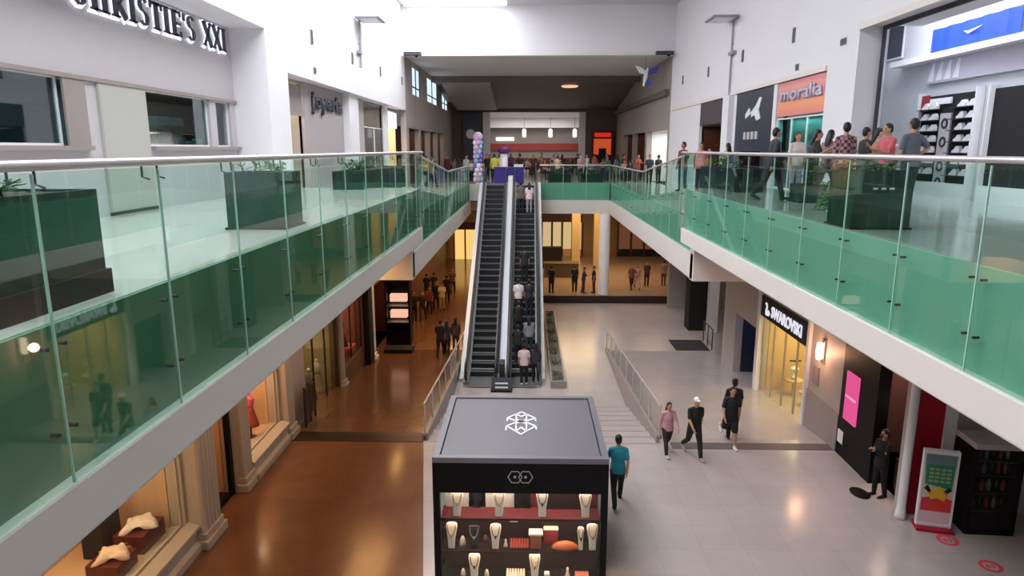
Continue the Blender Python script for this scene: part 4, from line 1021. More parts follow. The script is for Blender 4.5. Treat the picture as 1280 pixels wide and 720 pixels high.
b = MB(); b.box(-.1, 2.0, 0, .2, 2.6, 3.2); [b.box(k * .95 - .06, k * .95 + .06, 0, .2, 0, 2.6) for k in range(3)]; b.build('frame', BROWNW, t)
area('court_light', (4, 48, 4.2), 5, 640, (255, 216, 160), sy=8)
area('court_light', (9.5, 46, 4.2), 3, 140, (255, 205, 160), sy=6)
area('court_light', (9.8, 33, 4.2), 3, 60, (255, 240, 230), sy=5)

# ------------------------------------------------------------------ escalators
EY0, EY1 = 26.9, 39.55           # incline start / end
def ez(y):
    if y <= EY0: return G1
    if y >= EY1: return U1
    return G1 + (U1 - G1) * (y - EY0) / (EY1 - EY0)
def escalator(xc, lb, first=None):
    t = thing('escalator', lb, 'escalator', (xc, 25.6, G1))
    o = lambda y, z: (y - 25.6, z - G1)
    # truss
    b = MB(); b.prism_x([o(25.7, G1), o(26.9, G1 + .0), o(EY0, G1 + .03), o(EY1, U1 - .12), o(40.85, U1 - .12), o(40.85, U1 - 1.0), o(EY1 + .3, U1 - 1.0), o(EY0 + 1.2, G1)][::-1], -.72, .72)
    tr = b
    # winding check: prism_x wants ccw seen from +x with (y,z)
    tr = MB(); tr.prism_x([o(25.7, G1), o(EY0 + 1.5, G1), o(EY1 + .3, U1 - 1.0), o(40.85, U1 - 1.0), o(40.85, U1 - .12), o(EY1, U1 - .12), o(EY0, G1 + .03), o(25.7, G1 + .02)], -.72, .72)
    tr.build('truss', mat('escalator_truss', (150, 150, 154), .4, .3), t)
    n = 31; run = (EY1 - EY0) / n; rise = (U1 - G1) / n
    sm = MB(); sm.box(-.5, .5, 0, run + .01, -.04, 0.0); sm.cur = 1; sm.box(-.5, .5, -.0, .02, -rise, -.02)
    for k in range(14): xx = -.48 + k * .96 / 13; sm.cur = 1; sm.box(xx - .006, xx + .006, -.006, 0, -rise, 0)
    sm.cur = 2; sm.box(-.5, .5, -.004, .025, -.012, 0.004)
    me = sm.mesh('step', [mat('step_tread', (74, 76, 80), .45, .3), mat('step_riser', (30, 31, 34), .6), mat('step_nose', (120, 122, 124), .5)])
    for k in range(n):
        y = EY0 + k * run; s_ = bpy.data.objects.new('step', me); COL.objects.link(s_); s_.parent = t
        s_.location = (0, y - 25.6, (k + 1) * rise - (0 if k < n - 1 else .0))
    b = MB(); b.box(-.5, .5, 0.0, 1.31, .02, .035); b.build('floor_plate', mat('plate_grey', (118, 120, 120), .4, .4), t)
    b = MB(); b.box(-.5, .5, EY1 - 25.6, 15.25, U1 - G1 - .02, U1 - G1 + .01); b.build('floor_plate', mat('plate_grey'), t)
    for sx in (-1, 1):
        H = .92
        prof_lo = [o(26.1, G1 + .03), o(EY0, G1 + .03), o(EY1, U1), o(40.6, U1)]
        prof_hi = [o(40.6, U1 + H), o(EY1, U1 + H), o(EY0, G1 + H), o(26.1, G1 + H)]
        b = MB(); b.prism_x(prof_lo + prof_hi, sx * .60 - .008, sx * .60 + .008); b.build('balustrade_glass', mat('balustrade_panel', (150, 158, 160), .25, .4), t)
        b = MB(); w0, w1 = sorted((sx * .5, sx * .72))
        b.prism_x([o(25.9, G1), o(EY0, G1), o(EY1, U1 - .03), o(40.8, U1 - .03), o(40.8, U1 + .12), o(EY1, U1 + .14), o(EY0, G1 + .22), o(25.9, G1 + .12)], w0, w1)
        b.build('skirt_deck', mat('skirt_steel', (132, 134, 138), .45, .3), t)
        # handrail loop
        pts = []
        for k in range(9):
            a = PI * 1.5 - PI * k / 8; pts.append((sx * .6, 26.05 - 25.6 + .38 * math.cos(a), H - .36 + .38 * math.sin(a)))
        pts += [(sx * .6, EY0 - 25.6, H + .02), (sx * .6, EY1 - 25.6, U1 - G1 + H + .02)]
        for k in range(9):
            a = PI * .5 - PI * k / 8; pts.append((sx * .6, 40.65 - 25.6 + .38 * math.cos(a), U1 - G1 + H - .36 + .38 * math.sin(a)))
        b = MB(); b.sweep(pts, [(.045, .03)] * len(pts), 10); b.build('handrail', mat('rubber_handrail', (26, 26, 28), .45), t, smooth=True)
        b = MB(); b.sweep([(sx * .6, p[1], p[2] - .045) for p in pts[9:11]], [(.03, .02)] * 2, 6); b.build('handrail_track', STEEL, t)
    return t
escalator(-1.86, 'empty escalator with dark steps, the one nearer the brown corridor')
escalator(-.14, 'busy escalator carrying riders, the one nearer the planted strip')
b = MB(); o_ = lambda y, z: (y, z)
b.prism_x([(25.9, G1), (EY0, G1), (EY1, U1 - .05), (40.8, U1 - .05), (40.8, U1 + .5), (EY1, U1 + .5), (EY0, G1 + .5), (25.9, G1 + .4)], -1.135, -.865)
tag(b.build('escalator_divider', mat('divider_steel', (186, 190, 196), .4, .1)), 'bright sloping steel divider between the two escalators', 'divider')
for xx0, xx1, lb in ((-2.78, -2.6, 'sloping pale cladding on the corridor side of the escalators'), (.6, .74, 'sloping pale cladding on the planted side of the escalators')):
    b = MB(); b.prism_x([(26.3, G1), (EY0 + 1.6, G1), (EY1 + .4, U1 - 1.15), (40.85, U1 - 1.15), (40.85, U1 + .1), (EY1, U1 + .1), (EY0, G1 + .28), (26.3, G1 + .15)], xx0, xx1)
    tag(b.build('escalator_cladding', mat('cladding_white', (206, 206, 212), .4, .1)), lb, 'cladding')
# sign on the floor at the foot
t = thing('floor_sign', 'small black floor sign at the foot between the escalators', 'sign', (-1.0, 25.35, G1))
b = MB(); b.box(-.42, .42, -.25, .2, 0, .06); b.build('base', BLACK, t); b = MB(); b.prism_x([(-.12, .06), (.02, .06), (.1, .5), (.06, .5)], -.4, .4); b.build('panel', mat('navy_panel'), t)
b = MB(); [b.prism_x([(-.1 + .05 * k, .12 + .15 * k), (-.09 + .05 * k, .12 + .15 * k), (-.075 + .05 * k, .18 + .15 * k), (-.088 + .05 * k, .18 + .15 * k)], -.25, .25) for k in (0, 1)]; b.build('lettering', WHITEP, t)
# newel bollard between the two escalators
b = MB(); b.box(-.11, .11, -.3, .3, 0, 1.0); tag(b.build('control_post', DSTEEL, loc=(-1.0, 26.0, G1), bevel=.05), 'dark steel post at the foot between the handrails', 'post')
# planted strip
t = thing('planter_bed', 'long low pebble planter beside the busy escalator', 'planter', (1.25, 25.6, G1))
b = MB(); b.box(-.3, .3, 0, .06, 0, .3); b.box(-.3, .3, 11.9, 12, 0, .3); b.box(-.3, -.24, .06, 11.9, 0, .3); b.box(.24, .3, .06, 11.9, 0, .3); b.build('border', STONE, t)
b = MB(); b.box(-.24, .24, .06, 11.9, 0, .25); b.build('soil_fill', mat('pebble_fill', (110, 104, 92), .9, noise=.5, scale=14), t)

def leafy(name, loc, rx, ry, h, n, leaf, lb, seed, cat='plant', size=.2, stems=7):
    rnd = random.Random(seed); t = thing(name, lb, cat, loc)
    b = MB(); tips = []
    for k in range(stems):
        x0, y0 = rnd.uniform(-rx, rx) * .6, rnd.uniform(-ry, ry) * .6; x1, y1 = x0 + rnd.uniform(-.2, .2), y0 + rnd.uniform(-.2, .2); z1 = h * rnd.uniform(.55, .95)
        b.sweep([(x0, y0, 0), ((x0 + x1) / 2, (y0 + y1) / 2, z1 * .5), (x1, y1, z1)], [.012, .01, .006], 5, round_ends=False); tips.append((x0, y0, x1, y1, z1))
    b.build('stems', mat('stem_green', (70, 90, 50), .6), t)
    b = MB()
    for k in range(n):
        x0, y0, x1, y1, z1 = rnd.choice(tips); f = rnd.uniform(.15, 1.05); c = Vector((x0 + (x1 - x0) * f, y0 + (y1 - y0) * f, z1 * f))
        a = rnd.uniform(0, 2 * PI); e = rnd.uniform(-.3, .9); L = size * rnd.uniform(.6, 1.3); w = L * .32
        d = Vector((math.cos(a) * math.cos(e), math.sin(a) * math.cos(e), math.sin(e))); s_ = Vector((-math.sin(a), math.cos(a), 0)); up = d.cross(s_)
        p1 = c + d * L * .5 + up * -.02; p2 = c + d * L - Vector((0, 0, L * .25))
        b.add([c, p1 + s_ * w / 2, p2, p1 - s_ * w / 2, c + up * .004, p1 + s_ * w / 2 + up * .004, p2 + up * .004, p1 - s_ * w / 2 + up * .004],
              [(0, 1, 2, 3), (7, 6, 5, 4), (0, 4, 5, 1), (1, 5, 6, 2), (2, 6, 7, 3), (3, 7, 4, 0)])
    b.build('foliage', leaf, t)
    return t
for k in range(7):
    leafy('low_shrub', (1.25, 26.2 + k * 1.75, G1 + .25), .2, .5, .28, 70, [mat('olive_leaf', (74, 84, 62), .7, noise=.3), mat('grey_leaf', (104, 112, 92), .7, noise=.3)][k % 2], 'low green shrub growing in the pebble planter by the busy escalator', 40 + k, 'shrub', .13)
    bpy.data.objects[-1] if False else None
for o in bpy.data.objects:
    if o.name.startswith('low_shrub'): o['group'] = 'low shrubs in the pebble planter'

# ------------------------------------------------------------------ kiosk
KX, KY0, KY1, KZ = -.11, 11.18, 14.3, 2.65
t = thing('jewellery_kiosk', 'square black jewellery kiosk with grey roof and white lattice logo', 'kiosk', (KX, KY0, 0))
W = 1.58; D_ = KY1 - KY0
b = MB(); b.box(-W + .14, W - .14, .14, D_ - .14, KZ - .14, KZ - .03); roof = b.build('roof_panel', CHAR, t)
b = MB()
for a in ((-W, W, 0, .12), (-W, W, D_ - .12, D_), (-W, -W + .12, .12, D_ - .12), (W - .12, W, .12, D_ - .12)): b.box(*a, KZ - .1, KZ)
b.build('roof_rim', mat('rim_grey', (112, 110, 116), .4), t)
b = MB(); b.box(-W, W, 0, .06, KZ - .68, KZ - .1); b.box(-W, W, D_ - .06, D_, KZ - .68, KZ - .1); b.box(-W, -W + .06, .06, D_ - .06, KZ - .68, KZ - .1); b.box(W - .06, W, .06, D_ - .06, KZ - .68, KZ - .1); fas = b.build('fascia', BLACK, t)
for sx in (-1, 1):
    for yy in (.06, D_ - .06):
        b = MB(); b.box(sx * (W - .06) - .06, sx * (W - .06) + .06, yy - .06, yy + .06, 0, KZ - .68); b.build('corner_post', BLACK, t)
b = MB(); b.box(-W, W, 0, D_, 0, .12); b.build('base', BLACK, t)
# front showcase: three shelves, back board
KDARK = mat('kiosk_interior_brown', (34, 14, 12), .6, spec=.2); KRED = mat('kiosk_red_felt', (96, 20, 24), .8)
SH = (1.40, .74, .10)
for k, z in enumerate(SH):
    b = MB(); b.box(-W + .12, W - .12, .08, .52, z - .03, z + .012); b.build('shelf', KDARK, t)
b = MB(); b.box(-W + .12, W - .12, .52, .56, .1, 1.4); b.build('back_board', KDARK, t)
b = MB(); b.box(-W + .12, W - .12, .09, .5, 1.412, 1.418); b.box(.1, W - .12, .5, .54, 1.42, 1.97); b.build('felt_board', KRED, t)
for (xa, xb) in ((-1.42, -.98), (-.66, -.12)):
    b = MB(); b.box(xa, xb, .49, .54, 1.42, 1.97); b.build('pale_board', mat('pale_grey_board', (188, 182, 178), .6), t)
for xx in (-.82, -.05, .12):
    b = MB(); b.box(xx - .07, xx + .07, .46, .56, 1.41, 1.97); b.build('mullion', BLACK, t)
b = MB(); b.box(.42, 1.3, .44, .49, .76, 1.97); b.build('dark_screen', KDARK, t)
b = MB(); b.box(-W + .12, W - .12, .03, .04, .12, 1.97); b.build('front_glass', CLEAR, t)
b = MB()
for sx in (-1, 1): b.box(*sorted((sx * (W - .03), sx * (W - .04))), .12, D_ - .12, .9, 1.97)
b.box(-W + .12, W - .12, D_ - .04, D_ - .03, .9, 1.97); b.build('side_glass', CLEAR, t)
b = MB()
for sx in (-1, 1): b.box(*sorted((sx * (W - .02), sx * (W - .08))), .56, D_ - .12, .12, .9)
b.box(-W + .12, W - .12, D_ - .08, D_ - .02, .12, .9); b.build('side_panels', BLACK, t)
b = MB(); [b.box(-W + .15, W - .15, .42, .46, z, z + .02) for z in (1.35, .69)]; b.build('light_strip', emit_mat('kiosk_led', (255, 205, 150), 14), t)
area('kiosk_light', (KX, KY0 + .25, 1.94), 2.8, 34, (255, 228, 202), sy=.2)
area('kiosk_light', (KX, KY0 + .22, 1.34), 2.8, 26, (255, 214, 176), sy=.2)
area('kiosk_light', (KX, KY0 + .22, .68), 2.8, 26, (255, 214, 176), sy=.2)
# logos
LOGO = mat('logo_white', (232, 232, 236), .4)
def lines(b, segs, s, cx, cy, w, mk):
    for (x0, y0, x1, y1) in segs:
        dx, dy = x1 - x0, y1 - y0; L = math.hypot(dx, dy); nx, ny = -dy / L * w / 2, dx / L * w / 2
        mk(b, [(cx + (x0 * s + nx), cy + (y0 * s + ny)), (cx + (x0 * s - nx), cy + (y0 * s - ny)), (cx + (x1 * s - nx), cy + (y1 * s - ny)), (cx + (x1 * s + nx), cy + (y1 * s + ny))])
c3 = math.cos(R(30))
segs = [(0, 1, -1, .42), (0, 1, 1, .42), (0, -1, -1, -.3), (0, -1, 1, -.3), (-1, .42, 0, .02), (1, .42, 0, .02), (-1, -.3, 0, .22), (1, -.3, 0, .22),
        (-.36, .8, -.36, .3), (.36, .8, .36, .3), (-.36, -.75, -.36, -.1), (.36, -.75, .36, -.1), (-.36, .3, .36, -.1), (.36, .3, -.36, -.1), (-.36, .8, 0, .55), (.36, .8, 0, .55), (-.36, -.75, 0, -.4), (.36, -.75, 0, -.4), (-1.02, -.3, -1.04, -.7), (1.02, -.3, 1.03, -.6), (-1, .42, -1, .15), (1, .42, 1, .15)]
b = MB(); lines(b, segs, .29, 0.0, 0.0, .03, lambda b, p: b.prism_z([(u, v * 1.95 + D_ / 2 + .1) for u, v in p], KZ - .03, KZ - .018)); b.build('lattice_logo', LOGO, roof)
b = MB()
for cx in (-.095, .095):
    hs = [(math.cos(R(60 * k)), math.sin(R(60 * k))) for k in range(6)]
    lines(b, [(*hs[k], *hs[(k + 1) % 6]) for k in range(6)], .125, cx, KZ - .36, .014, lambda b, p: b.prism_y(p, -.008, .002))
    b.prism_y([(cx + .025 * math.cos(2 * PI * k / 10), KZ - .36 + .025 * math.sin(2 * PI * k / 10)) for k in range(10)], -.008, .002)
b.build('hexagon_logo', STEEL, fas)

# necklace busts and other pieces
def bust_mb(h, w):
    b = MB(); b.prism_y([(-w * .32, 0), (w * .32, 0), (w * .36, h * .35), (w * .55, h * .8), (w * .5, h * .93), (w * .25, h * .97), (-w * .25, h * .97), (-w * .5, h * .93), (-w * .55, h * .8), (-w * .36, h * .35)], -.03, .03)
    return b
CRM = mat('cream_display', (222, 210, 200), .6); KB = mat('black_display', (24, 20, 20), .6); ORG = mat('orange_wood_display', (196, 104, 56), .5)
def bust(dx, shelf, h, w, lb, m_=CRM, chain=KB, dy=.16):
    t = thing('necklace_bust', lb, 'necklace bust', (KX + dx, KY0 + dy, SH[shelf] + .02))
    o = bust_mb(h, w).build('display_form', m_, t, bevel=.012); o.rotation_euler.x = R(-12)
    b = MB(); n = 10; pts = [(w * .38 * math.cos(PI + PI * k / n), -.036 - .0, h * .86 + h * .38 * math.sin(PI + PI * k / n)) for k in range(n + 1)]
    b.sweep(pts, [.008] * (n + 1), 6, up=(0, 1, 0)); b.lathe([(.008, -.03), (.02, 0), (.008, .03)], (0, -.04, h * .46), 8); o2 = b.build('necklace', chain, t); o2.rotation_euler.x = R(-12)
    return t
GOLD = mat('gold', (205, 160, 80), .3, .9)
U_ = 845 / 12.4
def kx(px): return (px - 652) / 69.5
for px, sh, h, w, lb, mm in (
    (571, 0, .48, .2, 'cream necklace bust at the brown floor end of the top kiosk shelf', CRM),
    (625, 0, .48, .21, 'cream necklace bust in front of the second pale opening on the top kiosk shelf', CRM),
    (680, 0, .50, .2, 'cream necklace bust against the red felt of the top kiosk shelf', CRM),
    (735, 0, .48, .21, 'cream necklace bust at the pale floor end of the top kiosk shelf', CRM),
    (563, 1, .50, .19, 'tall cream bust at the brown floor end of the middle kiosk shelf', CRM),
    (592, 1, .44, .2, 'black bust with a silver chain on the middle kiosk shelf', KB),
    (620, 1, .48, .19, 'tall cream bust next to the black one on the middle kiosk shelf', CRM),
    (730, 1, .44, .11, 'slim cream bust beside the orange mound on the middle kiosk shelf', CRM),
    (745, 1, .50, .19, 'wide cream bust at the pale floor end of the middle kiosk shelf', CRM),
    (592, 2, .50, .2, 'cream bust toward the brown floor end of the bottom kiosk shelf', CRM),
    (671, 2, .52, .19, 'tall cream bust in the middle of the bottom kiosk shelf', CRM)):
    bust(kx(px), sh, h, w, lb, mm, STEEL if mm is KB else (GOLD if px % 2 else KB))
def small(px, sh, kind, w, h, d, mm, lb, cat, dy=.25, z=0):
    b = MB()
    if kind == 'box': b.box(-w / 2, w / 2, -d / 2, d / 2, 0, h); b.box(-w / 2 + .01, w / 2 - .01, -d / 2 + .01, d / 2 - .01, h, h + .012)
    elif kind == 'dome': b.lathe([(w / 2, 0), (w / 2 * .95, h * .35), (w / 2 * .7, h * .75), (w / 2 * .3, h)], seg=18, sy=d / w)
    elif kind == 'cone': b.lathe([(w / 2, 0), (w / 2 * .8, h * .2), (w * .2, h * .6), (w * .25, h * .85), (w * .1, h)], seg=14)
    elif kind == 'tray': b.box(-w / 2, w / 2, -d / 2, d / 2, 0, h * .4); [b.sweep([(-w / 2 + w * (k + .5) / 7, -d / 2, h * .4), (-w / 2 + w * (k + .5) / 7, d / 2, h * .9)], [w / 18, w / 18], 8) for k in range(7)]
    tag(b.build({'box': 'jewellery_box', 'dome': 'bangle_mound', 'cone': 'ring_holder', 'tray': 'ring_tray'}[kind], mm, loc=(KX + kx(px), KY0 + dy, SH[sh] + .014 + z), bevel=.006 if kind == 'box' else 0, smooth=kind in ('dome', 'cone')), lb, cat)
small(577, 1, 'dome', .12, .2, .1, CRM, 'small cream stand between the two dark chains on the middle kiosk shelf', 'display stand')
small(606, 1, 'dome', .1, .14, .08, mat('brown_felt', (90, 60, 50), .7), 'small brown stand behind the black bust on the middle kiosk shelf', 'display stand', .4)
small(633, 1, 'cone', .09, .15, .09, WHITEP, 'small white ring holder in the middle of the middle kiosk shelf', 'ring holder')
small(651, 1, 'tray', .36, .1, .2, mat('rose_red_tray', (150, 54, 44), .5), 'red ring tray on the middle kiosk shelf', 'ring tray')
small(672, 1, 'box', .2, .26, .16, ORG, 'upright orange box on the middle kiosk shelf', 'jewellery box')
small(672, 1, 'box', .26, .035, .2, CRM, 'cream lid lying on the upright orange box', 'box lid', z=.275)
small(692, 1, 'box', .26, .26, .14, mat('dull_red', (150, 50, 60)), 'dull red box behind the orange mound', 'jewellery box', .42)
small(692, 1, 'box', .28, .03, .16, CRM, 'cream lid lying on the dull red box', 'box lid', .42, z=.275)
small(710, 1, 'dome', .52, .15, .22, ORG, 'wide orange bangle mound on the middle kiosk shelf', 'bangle mound', .2)
small(643, 1, 'box', .15, .05, .02, WHITEP, 'small white price card high on the dark board of the kiosk', 'price card', .50, z=.36)
small(577, 2, 'dome', .1, .16, .08, CRM, 'small cream stand at the brown floor end of the bottom kiosk shelf', 'display stand')
small(608, 2, 'dome', .09, .15, .08, CRM, 'small cream stand beyond the first bust of the bottom kiosk shelf', 'display stand')
small(646, 2, 'tray', .36, .1, .2, CRM, 'cream ring tray on the bottom kiosk shelf', 'ring tray')
small(687, 2, 'box', .1, .1, .1, WHITEP, 'small white box beside the middle bust of the bottom kiosk shelf', 'jewellery box')
small(714, 2, 'cone', .1, .22, .1, CRM, 'slim cream ring holder on the bottom kiosk shelf', 'ring holder')
small(733, 2, 'tray', .26, .08, .16, mat('salmon_plinth'), 'salmon ring tray at the pale floor end of the bottom kiosk shelf', 'ring tray', .25)
# stool/mat beside the kiosk
b = MB(); b.box(-.42, .42, -.3, .3, 0, .02); tag(b.build('floor_mat', mat('dark_mat'), loc=(1.85, 11.3, .001)), 'dark grey mat on the pale floor beside the kiosk', 'mat')

# ------------------------------------------------------------------ planters
def planter_box(cx, cy, sx, sy, h, z, lb, base=.0, marks=False):
    t = thing('planter_box', lb, 'planter', (cx, cy, z))
    b = MB(); zz = base
    b.box(-sx / 2, sx / 2, -sy / 2, sy / 2, zz + .0, h - .06)
    for s_ in (-1, 1): b.box(s_ * sx / 2 - s_ * .05, s_ * sx / 2, -sy / 2, sy / 2, h - .06, h) if s_ > 0 else b.box(-sx / 2, -sx / 2 + .05, -sy / 2, sy / 2, h - .06, h)
    b.box(-sx / 2 + .05, sx / 2 - .05, -sy / 2, -sy / 2 + .05, h - .06, h); b.box(-sx / 2 + .05, sx / 2 - .05, sy / 2 - .05, sy / 2, h - .06, h)
    b.build('box', mat('planter_black', (20, 42, 38), .25), t)
    b = MB(); b.box(-sx / 2 + .05, sx / 2 - .05, -sy / 2 + .05, sy / 2 - .05, h - .06, h - .02); b.build('soil_fill', SOIL, t)
    if base:
        b = MB(); b.box(-sx / 2 - .03, sx / 2 + .03, -sy / 2 - .03, sy / 2 + .03, .0, base); b.build('plinth', BLACKM, t)
    if marks:
        b = MB(); [b.box(-.16 + k * .12, -.09 + k * .12, -sy / 2 - .004, -sy / 2, h - .27, h - .24) for k in range(3)]; b.build('white_mark', WHITEP, t)
    return t
planter_box(-3.98, 4.9, .9, 1.2, .86, U0, 'large black planter closest to the camera behind the west glass', .2)
planter_box(-4.05, 10.4, .85, .85, .84, U0, 'black square planter in the middle of the west walkway', .03)
planter_box(5.25, 10.6, .85, .85, .86, U0, 'large black planter by the east glass near the shoe shop', .03, True)
leafy('potted_plant', (-3.98, 4.9, U0 + .84), .4, .5, .22, 90, LEAF, 'green plant in the planter closest to the camera', 1, size=.16)
leafy('potted_plant', (-4.05, 10.4, U0 + .82), .38, .38, .26, 90, LEAFP, 'pale green plant in the middle west planter', 2, size=.16)
leafy('potted_plant', (5.25, 10.6, U0 + .84), .38, .38, .22, 120, LEAF, 'green plant in the large east planter', 3, size=.18)
planter_box(6.1, 20.9, .8, 3.8, .75, 6.76, 'long dark planter beyond the walking man on the east walkway', .03)
leafy('potted_plant', (6.1, 20.9, 7.48), .3, 1.7, .35, 160, LEAF, 'green hedge in the long east planter', 4, size=.2, stems=16)
planter_box(6.35, 15.6, .6, .6, .4, U0, 'low dark planter between the standing people on the east walkway', .03)
leafy('potted_plant', (6.35, 15.6, U0 + .38), .3, .3, .6, 110, LEAF, 'bushy green plant between the standing people', 5, size=.24)
leafy('potted_plant', (5.75, 13.4, U0 + .02), .3, .3, .7, 70, LEAFP, 'pale leafy plant on the floor beside the large east planter', 6, size=.26)
planter_box(-5.3, 23.5, .9, 7.0, .8, 6.6, 'long dark planter far along the west walkway', .03)
leafy('potted_plant', (-5.3, 22.0, 7.38), .3, 2.6, .4, 200, LEAF, 'green hedge in the long west planter', 7, size=.2, stems=20)
# ------------------------------------------------------------------ people
POSES = {
    'stand':  dict(legs=((2, 3), (-2, 4)), arms=((4, 8, 14), (0, 8, 12)), lean=0),
    'walk':   dict(legs=((22, 8), (-16, 26)), arms=((-20, 8, 12), (24, 8, 24)), lean=3),
    'walk_other': dict(legs=((-18, 34), (20, 6)), arms=((22, 8, 28), (-18, 10, 14)), lean=3),
    'stride': dict(legs=((-24, 55), (14, 4)), arms=((16, 16, 20), (-14, 16, 16)), lean=2),
    'phone':  dict(legs=((3, 4), (-3, 8)), arms=((28, 4, 92), (22, 4, 84)), lean=5),
    'folded': dict(legs=((3, 2), (-4, 6)), arms=((26, 2, 100), (22, 2, 104)), lean=-2, cross=True),
    'rail':   dict(legs=((4, 4), (-10, 8)), arms=((46, 8, 58), (50, 8, 50)), lean=20),
    'akimbo': dict(legs=((5, 3), (-5, 4)), arms=((-18, 34, 62), (6, 10, 20)), lean=0),
    'climb':  dict(legs=((26, 40), (-4, 6)), arms=((6, 8, 20), (30, 12, 40)), lean=6),
    'sit':    dict(legs=((84, 84), (82, 80)), arms=((30, 6, 70), (36, 6, 60)), lean=6),
    'hug':    dict(legs=((2, 4), (-3, 4)), arms=((60, 6, 50), (52, 6, 60)), lean=6),
}
def rotx(v, a):   # positive a swings forward (towards -y) for a vector pointing down
    a = R(a); return Vector((v.x, v.y * math.cos(a) + v.z * math.sin(a), -v.y * math.sin(a) + v.z * math.cos(a)))
def skeleton(pose):
    P = POSES[pose]; J = {}
    hipz = .90
    lean = P['lean']
    def tr(x, y, z):      # torso point leaning forward about the hips
        v = Vector((x, y, z - hipz)); a = R(lean)
        return Vector((v.x, v.y * math.cos(a) - v.z * math.sin(a), v.y * math.sin(a) + v.z * math.cos(a) + hipz))
    for k, sx in enumerate((-1, 1)):
        sw, kn = P['legs'][k]
        h = Vector((sx * .088, 0, hipz)); d = rotx(Vector((sx * .03, 0, -1)), sw)
        kne = h + d * .42; d2 = rotx(Vector((0, 0, -1)), sw - kn); an = kne + d2 * .40
        fd = rotx(Vector((0, -1, 0)), max(-60, min(10, (sw - kn) * .6)) if pose != 'sit' else 0)
        J['leg%d' % k] = (h, kne, an, fd)
        s = tr(sx * .172, 0, 1.39); ar = P['arms'][k]
        ab = R(ar[1]); u = rotx(Vector((sx * math.sin(ab), 0, -math.cos(ab))), ar[0] + lean * .5)
        el = s + u * .28
        inw = .55 if P.get('cross') else (.25 if ar[2] > 50 else .05)
        if pose == 'akimbo' and k == 0: inw = 1.0
        f = rotx(Vector((-sx * inw, 0, -1)).normalized(), ar[0] + ar[2] + lean * .5).normalized()
        wr = el + f * .25
        J['arm%d' % k] = (s, el, wr, f)
    J['tr'] = tr
    low = min(J['leg0'][2].z, J['leg1'][2].z) - .075
    J['off'] = -low
    return J

def remeshed(b, name, voxel, mats, smooth_it=2):
    me = b.mesh(name, mats, True); o = bpy.data.objects.new('tmp', me); COL.objects.link(o)
    md = o.modifiers.new('r', 'REMESH'); md.mode = 'VOXEL'; md.voxel_size = voxel; md.use_smooth_shade = True
    sm = o.modifiers.new('s', 'SMOOTH'); sm.iterations = smooth_it; sm.factor = .5
    dg = bpy.context.evaluated_depsgraph_get(); dg.update()
    out = bpy.data.meshes.new_from_object(o.evaluated_get(dg)); out.name = name
    bpy.data.objects.remove(o); bpy.data.meshes.remove(me)
    if not out.materials:
        for m in mats: out.materials.append(m)
    return out
SKIN = [mat('skin_tone_a', (190, 140, 112), .55), mat('skin_tone_b', (160, 110, 84), .55), mat('skin_tone_c', (212, 168, 142), .55)]
EYE_M = mat('eye_dark', (30, 22, 20), .4); LIP = mat('lip_tone', (140, 76, 70), .5)
CACHE = {}
def T(J, v): return Vector((v.x, v.y, v.z + J['off']))
